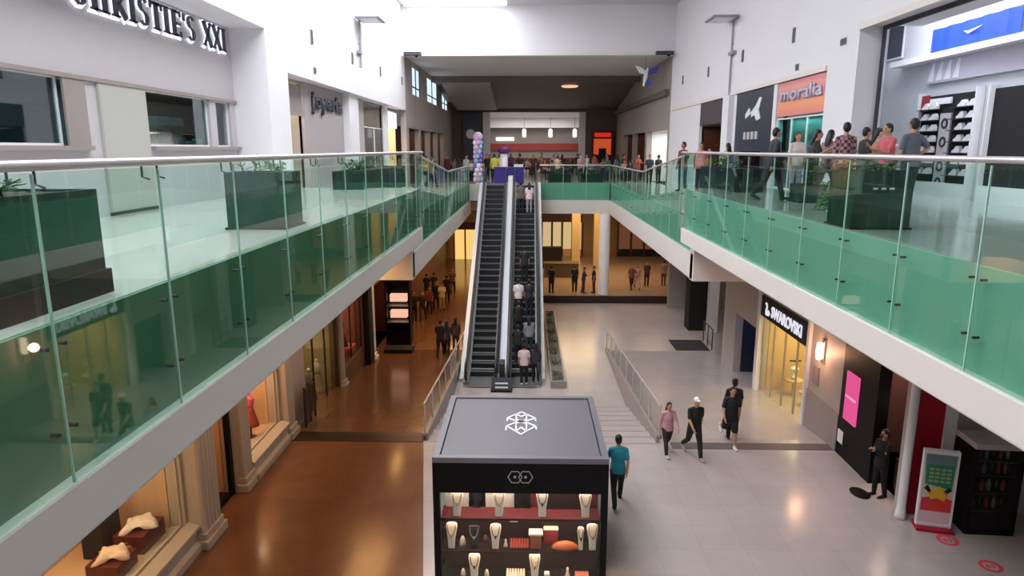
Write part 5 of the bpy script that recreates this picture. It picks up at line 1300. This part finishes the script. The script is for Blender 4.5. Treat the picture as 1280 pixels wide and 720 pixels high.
def body_mesh(pose, fine):
    key = ('body', pose, fine)
    if key in CACHE: return CACHE[key]
    J = skeleton(pose); tr = J['tr']; b = MB()
    sw = lambda pts, rad, seg=12, up=(1, 0, 0): b.sweep([T(J, p) for p in pts], rad, seg, up)
    sw([tr(0, 0, .88), tr(0, 0, .98), tr(0, -.005, 1.1), tr(0, -.01, 1.25), tr(0, 0, 1.37), tr(0, .005, 1.42)], [(.15, .11), (.155, .115), (.128, .095), (.155, .11), (.15, .09), (.08, .06)], 16)
    sw([tr(-.15, 0, 1.39), tr(0, 0, 1.415), tr(.15, 0, 1.39)], [.048, .062, .048], 10, (0, 1, 0))
    sw([tr(0, .005, 1.40), tr(0, -.008, 1.53)], [.058, .052])
    hc = T(J, tr(0, -.02, 1.625))
    b.ell(hc, (.074, .092, .108)); b.ell(hc + Vector((0, -.03, -.055)), (.052, .055, .055))
    b.ell(hc + Vector((0, -.095, -.012)), (.012, .018, .022), 8, 6)
    b.ell(hc + Vector((-.075, .0, -.005)), (.012, .022, .03), 8, 6); b.ell(hc + Vector((.075, .0, -.005)), (.012, .022, .03), 8, 6)
    for k, sx in enumerate((-1, 1)):
        h, kn, an, fd = J['leg%d' % k]
        sw([h, h.lerp(kn, .5), kn, kn.lerp(an, .35), an], [.085, .07, .052, .054, .036])
        sw([an + Vector((0, .03, -.04)), an + fd * .08 + Vector((0, 0, -.045)), an + fd * .17 + Vector((0, 0, -.05))], [(.033, .03), (.04, .03), (.035, .018)], 10)
        s, el, wr, f = J['arm%d' % k]
        sw([s, s.lerp(el, .5), el, el.lerp(wr, .3), wr], [.05, .043, .036, .036, .026])
        # hand: palm, four fingers and a thumb, gently curled
        side = Vector((0, 1, 0)) - f * f.y
        if side.length < .2: side = Vector((0, 0, 1)) - f * f.z
        side.normalize(); nrm = f.cross(side).normalized()
        if nrm.x * sx > 0: nrm = -nrm      # palm faces the body
        sw([wr, wr + f * .045, wr + f * .085], [(.026, .016), (.038, .015), (.036, .013)], 10, tuple(side))
        for q in range(4):
            o_ = side * (.028 - .0185 * q); L = (.066, .074, .070, .056)[q]
            p0 = wr + f * .08 + o_; p1 = p0 + (f * .9 + nrm * .25).normalized() * L * .5; p2 = p1 + (f * .6 + nrm * .7).normalized() * L * .45
            sw([p0, p1, p2], [.0085, .008, .007], 8, tuple(side))
        tb = wr + f * .03 + side * (-.03); d_ = (f * .6 - side * .7 + nrm * .3).normalized()
        sw([tb, tb + d_ * .035, tb + d_ * .035 + (f * .8 - side * .2 + nrm * .4).normalized() * .03], [.011, .010, .008], 8, tuple(side))
    me = remeshed(b, 'person_body', .0085 if fine else .016, [SKIN[0]], 1 if fine else 1)
    # eyes and mouth drawn on the face as small forms of the same mesh
    e = MB(); e.v = [tuple(v.co) for v in me.vertices]; e.f = [tuple(p.vertices) for p in me.polygons]; e.mi = [0] * len(e.f)
    e.cur = 1
    for sx in (-1, 1): e.ell(hc + Vector((sx * .03, -.083, .006)), (.013, .008, .007), 8, 6)
    for sx in (-1, 1): e.ell(hc + Vector((sx * .03, -.083, .026)), (.017, .007, .004), 8, 6)
    e.cur = 2; e.ell(hc + Vector((0, -.085, -.055)), (.021, .008, .007), 8, 6)
    out = e.mesh('person_body', [SKIN[0], EYE_M, LIP], True); CACHE[key] = out; return out
def cloth_mesh(pose, what):
    key = (what, pose)
    if key in CACHE: return CACHE[key]
    J = skeleton(pose); tr = J['tr']; b = MB(); sit = pose == 'sit'
    sw = lambda pts, rad, seg=14, up=(1, 0, 0): b.sweep([T(J, p) for p in pts], rad, seg, up)
    vox = .014
    if what in ('shirt_short', 'shirt_long'):
        b.sweep([T(J, p) for p in (tr(0, 0, .83), tr(0, 0, .98), tr(0, -.005, 1.1), tr(0, -.01, 1.25), tr(0, 0, 1.37), tr(0, .005, 1.43))], [(.192, .145), (.182, .135), (.16, .122), (.176, .13), (.155, .105), (.08, .068)], 18, round_ends=False)
        sw([tr(-.15, 0, 1.392), tr(0, 0, 1.425), tr(.15, 0, 1.392)], [.058, .07, .058], 12, (0, 1, 0))
        for k in (0, 1):
            s, el, wr, f = J['arm%d' % k]
            if what == 'shirt_short': sw([s, s.lerp(el, .35), s.lerp(el, .72)], [.057, .058, .058])
            else: sw([s, s.lerp(el, .5), el, wr - f * .01], [.057, .053, .048, .04])
    elif what in ('trousers', 'shorts', 'skirt'):
        sw([tr(0, 0, .86), tr(0, 0, 1.0)], [(.168, .128), (.16, .122)], 16)
        for k in (0, 1):
            h, kn, an, fd = J['leg%d' % k]
            if what == 'trousers': sw([h, h.lerp(kn, .5), kn, kn.lerp(an, .5), an + (kn - an) * .06], [.105, .09, .07, .064, .056])
            elif what == 'shorts': sw([h, h.lerp(kn, .5), h.lerp(kn, .9)], [.11, .1, .095])
            else: sw([h, h.lerp(kn, 1.0), kn.lerp(an, .3)], [.13, .14, .13])
    elif what == 'long_dress':
        sw([tr(0, 0, .95), tr(0, -.005, 1.1), tr(0, -.01, 1.25), tr(0, 0, 1.40)], [(.18, .14), (.155, .12), (.175, .125), (.16, .1)], 18)
        sw([Vector((0, 0, .3)), Vector((0, 0, .6)), Vector((0, 0, .95))], [(.26, .24), (.22, .2), (.175, .135)], 18)
    elif what in ('hair_short', 'hair_long', 'hair_bun', 'cap', 'hood'):
        hc = T(J, tr(0, -.02, 1.625))
        if what == 'cap':
            b.ell(hc + Vector((0, .006, .036)), (.084, .1, .088)); b.ell(hc + Vector((0, -.12, .045)), (.06, .06, .012))
        else:
            b.ell(hc + Vector((0, .018, .03)), (.084, .094, .098)); b.ell(hc + Vector((0, .045, -.01)), (.078, .065, .09))
            if what == 'hair_long':
                sw([tr(0, .045, 1.62), tr(0, .075, 1.5), tr(0, .1, 1.36)], [(.08, .05), (.09, .045), (.075, .03)])
            if what == 'hair_bun': b.ell(hc + Vector((0, .09, .1)), (.05, .05, .05))
        vox = .01
    me = remeshed(b, what, vox, [WHITEP], 3); CACHE[key] = me; return me
def shoe_mesh(pose, k):
    key = ('shoe', pose, k)
    if key in CACHE: return CACHE[key]
    J = skeleton(pose); h, kn, an, fd = J['leg%d' % k]; b = MB()
    up = Vector((0, 0, 1)); a = T(J, an)
    b.sweep([a + Vector((0, .035, -.042)), a + fd * .06 + up * -.042, a + fd * .13 + up * -.048, a + fd * .19 + up * -.054], [(.042, .034), (.046, .036), (.05, .028), (.04, .02)], 12)
    b.sweep([a + up * -.04, a + up * .01], [.045, .044], 12)
    me = remeshed(b, 'shoe', .012, [BLACK], 1); CACHE[key] = me; return me
CM = {}
def cm(c):
    if c not in CM: CM[c] = mat('cloth_%d_%d_%d' % c, c, .8, noise=.12, scale=14)
    return CM[c]
HAIRM = mat('black_hair', (24, 20, 20), .5)
NP = [0]
def person(loc, face, pose, h, top, low, lb, hair='hair_short', sleeves='short', legs='trousers', shoe=(30, 30, 32), skin=0, capc=None, group=None, fine=False, hairm=None):
    """face: degrees, 0 looks to the camera (-Y), 90 looks east (+X), 180 away"""
    t = thing('person', lb, 'person', tuple(loc), R(face), group); s = h / 1.735; t.scale = (s, s, s); NP[0] += 1
    def add(name, me, m):
        o = bpy.data.objects.new(name, me); COL.objects.link(o); o.parent = t
        o.material_slots[0].link = 'OBJECT'; o.material_slots[0].material = m; return o
    add('body', body_mesh(pose, fine), SKIN[skin])
    if legs == 'long_dress': add('long_dress', cloth_mesh(pose, 'long_dress'), cm(top))
    add('shirt', cloth_mesh(pose, 'shirt_' + sleeves), cm(top)); add(legs if legs != 'long_dress' else 'trousers', cloth_mesh(pose, legs if legs != 'long_dress' else 'trousers'), cm(low))
    add('hair' if hair != 'cap' else 'cap', cloth_mesh(pose, hair), cm(capc) if capc else (hairm or HAIRM))
    for k in (0, 1): add('shoe', shoe_mesh(pose, k), cm(shoe))
    return t

# ---- ground floor, near
def gat(px, py, z=0.0): return atz(px, py, z)
person(gat(833, 567), 10, 'walk', 1.52, (196, 150, 158), (40, 34, 42), 'girl in a dusty pink top walking beside the man in a white cap', 'hair_long', 'long', shoe=(190, 180, 180), fine=True)
person(gat(866, 571), 12, 'walk_other', 1.74, (24, 22, 26), (30, 28, 34), 'man in a black shirt and white cap walking', 'cap', capc=(236, 236, 238), shoe=(170, 160, 160), fine=True)
pm = person(gat(911, 558), 0, 'stride', 1.76, (26, 26, 30), (24, 24, 28), 'tall man in black t-shirt and shorts striding with one white shoe lifted', 'hair_short', legs='shorts', shoe=(216, 212, 210), fine=True)
person(gat(916, 558) + Vector((0.12, .55, 0)), 175, 'stand', 1.78, (30, 28, 32), (26, 24, 30), 'dark haired person walking close behind the tall man in shorts', 'hair_bun', skin=1)
t = person(gat(771, 629), 180, 'walk', 1.72, (40, 140, 158), (20, 20, 26), 'man in a teal shirt and black trousers walking away past the kiosk', fine=True, shoe=(20, 20, 22))
t = person(gat(1097, 620), -75, 'folded', 1.68, (18, 18, 22), (16, 16, 20), 'guard in black with a face mask and folded arms by the shop entrance', 'hair_short', 'long', fine=True, shoe=(14, 14, 16))
b = MB(); b.ell((0, -.088, 1.585), (.052, .035, .04)); mk = b.build('face_mask', mat('dark_grey_mask', (60, 60, 66), .8), t, smooth=True)
# ---- escalator foot and riders
def rider(px, py, xc, pose, h, top, low, lb, **k):
    p = None
    d = ray(px, py)
    # meet the sloping step line
    tt = .0; y = 26.0
    for i in range(4000):
        y = 25.6 + i * .004
        q = d * (y / d.y); z = EYE + q.z
        if z <= (ez(y) + (.16 if EY0 < y < EY1 else .03)): break
    n = 31; run = (EY1 - EY0) / n; rise = (U1 - G1) / n
    if y > EY0:
        kk = math.floor((y - EY0) / run); zz = G1 + (kk + 1) * rise + .002; yy = EY0 + (kk + .55) * run
    else: zz, yy = G1 + .037, y
    return person((xc, yy, zz), k.pop('face', 180), pose, h, top, low, lb, **k)
person(atz(655, 480, G1 + .036), 180, 'stand', 1.70, (222, 202, 204), (24, 24, 30), 'person in a pale pink shirt at the foot of the busy escalator', shoe=(225, 220, 220))
person(atz(669, 479, G1 + .036) + Vector((.02, .25, 0)), 180, 'stand', 1.62, (60, 56, 66), (26, 26, 32), 'dark dressed person at the foot of the busy escalator beside the pale pink shirt', hair='hair_long', sleeves='long')
RX = -.14
rider(652, 452, RX - .25, 'climb', 1.62, (36, 36, 42), (24, 26, 34), 'rider in black just above the foot of the busy escalator')
rider(664, 440, RX + .22, 'stand', 1.66, (136, 140, 152), (52, 60, 84), 'rider in a mottled grey shirt low on the busy escalator', hair='hair_long', sleeves='long')
rider(649, 418, RX - .24, 'phone', 1.68, (28, 28, 32), (30, 32, 42), 'rider in dark clothes just below the white shirt on the escalator')
rider(647, 398, RX - .26, 'stand', 1.72, (226, 224, 228), (26, 28, 34), 'rider in a bright white shirt halfway up the busy escalator')
rider(661, 396, RX + .22, 'stand', 1.70, (38, 40, 52), (36, 44, 66), 'rider in navy beside the white shirt on the busy escalator')
rider(655, 352, RX + .0, 'stand', 1.72, (34, 34, 38), (30, 32, 38), 'dark haired rider alone above the white shirt on the escalator')
rider(648, 266, RX - .24, 'stand', 1.74, (96, 92, 100), (30, 34, 44), 'rider in grey with dark trousers near the top of the escalator')
rider(660, 267, RX + .22, 'stand', 1.68, (226, 200, 206), (150, 152, 166), 'rider in pale pink top and pale jeans near the top of the escalator', hair='hair_long')
# ---- brown corridor crowd
def corr(px, py, face, pose, h, top, low, lb, **k):
    z = G1
    p = atz(px, py, z)
    if p.y < 30.8:
        for i in range(20): p = atz(px, py, gz(p.y))
    return person(p, face, pose, h, top, low, lb, **k)
corr(551, 446, 180, 'walk', 1.76, (42, 32, 34), (36, 28, 30), 'man in dark brown walking away down the brown ramp', skin=1)
corr(559, 444, 180, 'walk_other', 1.66, (60, 50, 60), (30, 26, 30), 'woman in plum walking beside the dark brown dressed man', hair='hair_long', sleeves='long')
corr(570, 438, 175, 'stand', 1.60, (84, 62, 54), (66, 50, 48), 'person in dusty brown at the foot of the ramp by the glass railing', hair='hair_long', sleeves='long', skin=1)
corr(529, 400, 0, 'walk', 1.70, (50, 36, 34), (64, 44, 40), 'person in dark maroon standing by the lit black cabinet')
corr(518, 402, 20, 'stand', 1.72, (26, 22, 26), (26, 22, 26), 'person all in black nearest the lit black cabinet')
corr(537, 392, 10, 'walk_other', 1.64, (120, 64, 58), (36, 30, 34), 'person in a rusty red top walking toward the camera in the corridor', hair='hair_long')
corr(545, 386, 0, 'walk', 1.72, (34, 28, 32), (28, 26, 30), 'person in a black jacket in the middle of the corridor crowd', sleeves='long')
corr(553, 388, 5, 'phone', 1.70, (224, 206, 184), (180, 150, 120), 'person in pale cream clothes glowing in the middle of the corridor')
corr(559, 378, 180, 'stand', 1.74, (40, 34, 44), (30, 28, 34), 'person in dark clothes right behind the cream dressed one', hair='hair_short')
corr(543, 372, 180, 'walk', 1.70, (70, 44, 44), (34, 28, 32), 'far person in maroon deep in the brown corridor')
corr(534, 374, 180, 'stand', 1.66, (38, 30, 30), (34, 28, 32), 'far person in black deep in the brown corridor by the wall')
corr(566, 366, 0, 'walk', 1.70, (110, 84, 60), (50, 40, 38), 'far person in tan deep in the corridor near the escalator')
# ---- far court
def court(px, py, face, pose, h, top, low, lb, **k):
    z = G2 + .002; p = atz(px, py, z)
    if p.y < 41.3: p.y = 41.4
    return person(p, face, pose, h, top, low, lb, **k)
court(689, 366, 150, 'stand', 1.72, (24, 22, 26), (26, 24, 28), 'person in black standing by the escalator side of the far court')
court(718, 365, 180, 'stand', 1.74, (30, 26, 28), (34, 28, 30), 'person in black in front of the olive brown counter')
court(729, 366, 90, 'phone', 1.66, (52, 50, 66), (90, 36, 40), 'person in slate top and wine trousers near the round column')
court(742, 366, -90, 'stand', 1.72, (28, 26, 34), (96, 34, 40), 'person in black top and wine trousers facing the slate topped one')
court(789, 362, 10, 'walk', 1.70, (120, 70, 60), (50, 34, 32), 'person in a rust top walking in the court beyond the round column')
court(796, 361, 0, 'walk_other', 1.66, (196, 150, 120), (200, 170, 150), 'person in peach clothes in the court beyond the round column', hair='hair_long')
court(808, 358, 0, 'stand', 1.70, (92, 52, 60), (54, 40, 48), 'person in wine red behind the peach dressed one')
court(829, 357, 180, 'stand', 1.72, (168, 156, 152), (90, 80, 84), 'person in pale grey beside the grey side wall of the court')
# ---- upper east walkway group
def upy(x_, y_, face, pose, h, top, low, lb, **k): return person((x_, y_, uz(y_) + .002), face, pose, h, top, low, lb, **k)
def up(px, py, face, pose, h, top, low, lb, z=None, y=None, **k):
    p = atz(px, py, z if z is not None else U0)
    if z is None and p.y > 21:
        for i in range(30):
            q = atz(px, py, uz(min(max(p.y, 21), 42))); p = p.lerp(q, .3)
        p.z = uz(p.y)
    return person(p, face, pose, h, top, low, lb, **k)
up(962, 250, 95, 'walk', 1.70, (40, 48, 58), (18, 20, 26), 'man in slate shirt and black trousers walking along the east walkway', sleeves='long', fine=True, shoe=(30, 30, 34))
up(992, 244, 0, 'stand', 1.60, (208, 192, 190), (150, 150, 156), 'pale dressed person behind the slate shirted man', hair='hair_long')
up(1012, 250, 60, 'phone', 1.62, (58, 58, 48), (30, 34, 36), 'woman in an olive top and dark trousers beside the teal window', hair='hair_long')
up(1030, 249, 120, 'walk', 1.66, (150, 120, 128), (90, 100, 110), 'woman in a mauve top and grey jeans', hair='hair_long', sleeves='long')
pl_ = up(1050, 252, 175, 'stand', 1.76, (112, 66, 76), (40, 46, 56), 'man in a maroon plaid shirt with his back to the glass', sleeves='long')
pm_ = mat('maroon_plaid_cloth', (112, 66, 76), .8); nt = pm_.node_tree
ck = nt.nodes.new('ShaderNodeTexChecker'); ck.inputs['Scale'].default_value = 14; ck.inputs['Color1'].default_value = rgb(96, 44, 58); ck.inputs['Color2'].default_value = rgb(168, 140, 146)
tcn = nt.nodes.new('ShaderNodeTexCoord'); nt.links.new(tcn.outputs['Object'], ck.inputs['Vector']); nt.links.new(ck.outputs['Color'], nt.nodes['Principled BSDF'].inputs['Base Color'])
for c_ in pl_.children:
    if c_.name.startswith('shirt'): c_.material_slots[0].material = pm_
up(1074, 254, 90, 'stand', 1.64, (44, 42, 42), (30, 32, 36), 'short haired person in charcoal half hidden behind the large planter')
up(1086, 250, 80, 'phone', 1.66, (168, 146, 122), (60, 60, 66), 'woman in a tan top reaching toward the salmon shirt', hair='hair_long', skin=2)
up(1104, 257, -80, 'phone', 1.70, (196, 92, 100), (40, 46, 60), 'man in a salmon red shirt behind the large planter')
up(1131, 262, 195, 'akimbo', 1.76, (92, 94, 104), (40, 42, 48), 'man in a grey t-shirt at the shoe shop end of the group')
upy(5.25, 23.4, -60, 'stand', 1.64, (110, 24, 38), (70, 84, 100), 'person in a dark red top standing by the bend of the glass railing', fine=False)
upy(6.0, 24.0, -20, 'stand', 1.68, (226, 112, 106), (60, 66, 78), 'person in a coral top by the white pier', hair='hair_short', sleeves='long')
upy(6.45, 24.6, -20, 'stand', 1.55, (60, 46, 50), (60, 60, 66), 'short person in brown beside the coral top')
upy(7.0, 24.3, 200, 'stand', 1.70, (206, 188, 150), (150, 150, 70), 'dark haired person in a cream top and yellowish trousers by the pier', hair='hair_long')
# ---- crowd at the top of the escalators and in the food court
def topc(px, y, face, pose, h, top, low, lb, **k):
    d = ray(px, 210); p = d * (y / d.y)
    return person((p.x, y, U1 + .002), face, pose, h, top, low, lb, **k)
topc(618, 43.2, 180, 'stand', 1.74, (214, 224, 80), (30, 34, 50), 'person in a neon yellow vest at the top of the escalators')
topc(624, 44.2, 150, 'phone', 1.72, (206, 190, 90), (60, 60, 66), 'person in a mustard top beside the neon yellow vest')
topc(609, 45.5, 0, 'stand', 1.70, (26, 24, 30), (26, 26, 30), 'person in black behind the neon yellow vest')
topc(650, 47, 180, 'stand', 1.72, (40, 30, 34), (30, 28, 34), 'person in dark maroon behind the purple booth')
topc(583, 43.5, 30, 'stand', 1.66, (150, 160, 156), (70, 90, 90), 'person in pale grey green at the corridor side of the escalator top')
topc(692, 49, 0, 'walk', 1.70, (176, 160, 160), (60, 60, 66), 'person in a pale grey top beyond the cross railing')
topc(722, 52, 180, 'walk', 1.74, (30, 30, 34), (34, 34, 40), 'person in black walking away beyond the cross railing')
topc(758, 50, 0, 'stand', 1.72, (80, 30, 40), (34, 34, 40), 'person in wine red before the red glowing shopfront')
topc(779, 46, 90, 'stand', 1.70, (38, 40, 50), (34, 34, 40), 'person in navy at the hall end of the east planter')
topc(812, 40, 0, 'stand', 1.72, (40, 60, 64), (30, 34, 40), 'person in dark teal near the white shelving shop')
topc(823, 41.2, 200, 'stand', 1.70, (28, 28, 32), (30, 30, 36), 'person in black near the white shelving shop')
extra = [(-5.6, 47.5, 'wine', (92, 34, 44)), (-4.6, 52.0, 'charcoal', (44, 42, 46)), (-3.4, 44.2, 'grey', (120, 118, 120)), (-2.6, 46.8, 'sky blue', (120, 150, 180)), (-.6, 48.5, 'black', (26, 26, 30)), (.4, 50.8, 'brown', (84, 60, 48)),
         (1.9, 44.0, 'beige', (186, 164, 140)), (2.6, 52.6, 'dark red', (110, 32, 36)), (3.4, 44.6, 'dusty pink', (180, 130, 136)), (4.2, 48.6, 'white', (214, 210, 208)), (5.0, 43.6, 'forest green', (44, 76, 60)), (6.2, 47.8, 'grey blue', (92, 108, 124)), (5.2, 54.0, 'orange', (206, 110, 60)), (-1.4, 56.5, 'purple', (90, 60, 120)), (1.2, 58.5, 'tan', (170, 140, 106)),
         (-6.0, 43.0, 'navy', (36, 42, 66)), (-5.9, 39.5, 'mustard', (176, 140, 60)), (-5.2, 37.0, 'olive', (84, 86, 58)), (6.9, 43.4, 'rust', (140, 74, 52))]
for i, (xx, yy, cn, cc) in enumerate(extra):
    person((xx, yy, U1 + .002), (0, 180, 140, 20, -60)[i % 5], ('stand', 'walk', 'phone', 'walk_other')[i % 4], 1.62 + .03 * (i % 5), cc, (38, 38, 46), 'standing person in %s %s' % (cn, 'in the middle of the upper hall crowd' if yy > 42 else 'far along the west upper walkway'), hair=('hair_short', 'hair_long')[i % 2], sleeves=('short', 'long')[i % 3 == 0], skin=i % 3)
for k, (xx, yy, lb) in enumerate(((2.0, 43.1, 'low dark planter behind the cross railing by the escalator'), (4.0, 43.1, 'low dark planter behind the cross railing by the column end'), (-4.4, 45.0, 'low dark planter in the west half of the upper hall'))):
    planter_box(xx, yy, 1.4, .4, .5, U1, lb, .03)
    leafy('potted_plant', (xx, yy, U1 + .47), .5, .12, .3, 60, LEAF, lb.replace('low dark planter', 'green plant in the planter'), 60 + k, size=.18)
# tables, chairs and seated people
TABW = mat('table_top_light', (196, 190, 186), .4)
def table(x, y, lb):
    t = thing('cafe_table', lb, 'table', (x, y, U1))
    b = MB(); b.lathe([(.42, .72), (.42, .75)], seg=24); b.build('tabletop', TABW, t)
    b = MB(); b.lathe([(.24, 0), (.24, .02), (.035, .05), (.03, .72)], seg=14); b.build('pedestal', DSTEEL, t, smooth=True)
    return t
def chair0(x, y, rz, lb):
    t = thing('cafe_chair', lb, 'chair', (x, y, U1), rz, 'cafe chairs in the food court')
    b = MB(); b.box(-.2, .2, -.2, .2, .43, .46); b.build('seat', mat('chair_dark', (50, 44, 44), .5), t, bevel=.01)
    b = MB(); b.box(-.19, .19, .18, .21, .55, .85); b.build('backrest', mat('chair_dark'), t, bevel=.01)
    for sx in (-1, 1):
        for sy in (-1, 1):
            b = MB(); b.bar((sx * .18, sy * .18, 0), (sx * .18, sy * .18, .43 if sy < 0 else .86), .013); b.build('leg', DSTEEL, t)
    return t
CH = chair0(0, -200, 0, 'dark cafe chair at a food court table')
first = True
tabs = [(-2.2, 49.5), (1.4, 46.5), (2.8, 49.8), (4.4, 46.2), (5.8, 50.5), (.4, 55), (3.6, 56.5), (-3.6, 46.2), (-5.0, 50.5), (6.4, 45.2)]
tl = ['round cafe table west of the purple booth', 'round cafe table at the cross railing by the escalator', 'round cafe table second from the cross railing', 'round cafe table at the column end of the railing', 'round cafe table in front of the dark hall shops', 'round cafe table deep on the food court axis', 'round cafe table deep before the red band counter', 'round cafe table west of the balloon column', 'round cafe table by the west hall shops', 'round cafe table nearest the white shelving shop']
cols = [(190, 180, 176), (40, 38, 44), (150, 60, 66), (60, 80, 90), (210, 204, 200), (70, 60, 56), (110, 130, 120), (30, 30, 36), (170, 140, 120), (90, 70, 90)]
names_c = ['pale grey', 'black', 'dull red', 'slate blue', 'white', 'brown', 'sage green', 'jet black', 'tan', 'mauve']
for i, ((tx, ty), lb) in enumerate(zip(tabs, tl)):
    table(tx, ty, lb)
    for j, a in enumerate((90 + 25 * (i % 3), 270 + 20 * (i % 2))):
        cx, cy = tx + .68 * math.cos(R(a)), ty + .68 * math.sin(R(a))
        rz = R(a - 90)        # backrest away from the table
        c = CH if first else copy_tree(CH); first = False
        c.location = (cx, cy, U1); c.rotation_euler.z = rz
        k = (i * 2 + j * 3) % 10
        st = person((cx, cy, U1 + .0), math.degrees(rz), 'sit', 1.70, cols[k], (44, 46, 58), 'seated person in %s %s the %s' % (names_c[k], ('behind', 'before')[j], lb.replace('cafe ', '')), sleeves=('short', 'long')[j], hair=('hair_short', 'hair_long')[(i + j) % 2])

# promotion booth at the top of the escalators
PUR = mat('deep_purple_panel', (52, 34, 130), .5); LIL = mat('lilac_ornament', (206, 180, 214), .5)
t = thing('promotion_booth', 'deep purple promotion counter at the top of the escalators', 'counter', (-1.3, 42.0, U1))
b = MB(); b.box(-.75, 1.05, -.3, .3, 0, .92); b.build('counter_body', PUR, t, bevel=.02)
b = MB(); b.box(-.8, 1.1, -.34, .34, .92, .97); b.build('counter_top', mat('purple_top', (70, 50, 150), .4), t)
b = MB(); b.box(.45, 1.0, -.2, .2, .97, 1.12); tag(b.build('leaflet_box', WHITEP, loc=(-1.3, 42.0, U1)), 'white leaflet box on the purple counter', 'box')
t = thing('banner_tower', 'white cylinder banner with purple cap by the purple counter', 'banner', (-1.5, 42.75, U1))
b = MB(); b.lathe([(.24, 0), (.24, 1.75)], seg=20); b.build('cylinder', WHITEP, t, smooth=True)
b = MB(); b.lathe([(.26, 0), (.36, .12), (.36, .3), (.2, .45)], (0, 0, 1.75), 20); b.build('cap', mat('plum_cap', (96, 40, 110), .5), t, smooth=True)
t = thing('balloon_column', 'lilac and pale blue balloon column at the escalator top', 'balloons', (-3.0, 41.3, U1))
b = MB(); b.lathe([(.2, 0), (.2, .03), (.02, .05), (.02, 2.6)], seg=12); b.build('stand', WHITEP, t)
BC = [LIL, mat('pale_blue_balloon', (150, 180, 216), .4), mat('violet_balloon', (120, 96, 190), .4), WHITEP]
for k in range(9):
    for j in range(4):
        a = j * PI / 2 + k * .6; b = MB(); b.ell((.17 * math.cos(a), .17 * math.sin(a), .25 + k * .27), (.14, .14, .16), 12, 8); b.build('balloon', BC[(j + (0 if k > 3 else 1)) % 4], t, smooth=True)
b = MB(); b.ell((0, 0, 2.75), (.3, .3, .3), 16, 10); b.build('balloon', LIL, t, smooth=True)

# ------------------------------------------------------------------ light, world, view
w = bpy.data.worlds.new('world'); bpy.context.scene.world = w; w.use_nodes = True
bg = w.node_tree.nodes['Background']; bg.inputs[0].default_value = rgb(240, 240, 244); bg.inputs[1].default_value = 0.16
sc_ = bpy.context.scene
sc_.view_settings.view_transform = 'Standard'; sc_.view_settings.look = 'None'
sc_.view_settings.gamma = 1; sc_.view_settings.use_curve_mapping = False
sc_.view_settings.exposure = -0.24
sc_.cycles.use_denoising = True
sc_.cycles.max_bounces = 8; sc_.cycles.transparent_max_bounces = 24
sc_.cycles.sample_clamp_indirect = 6
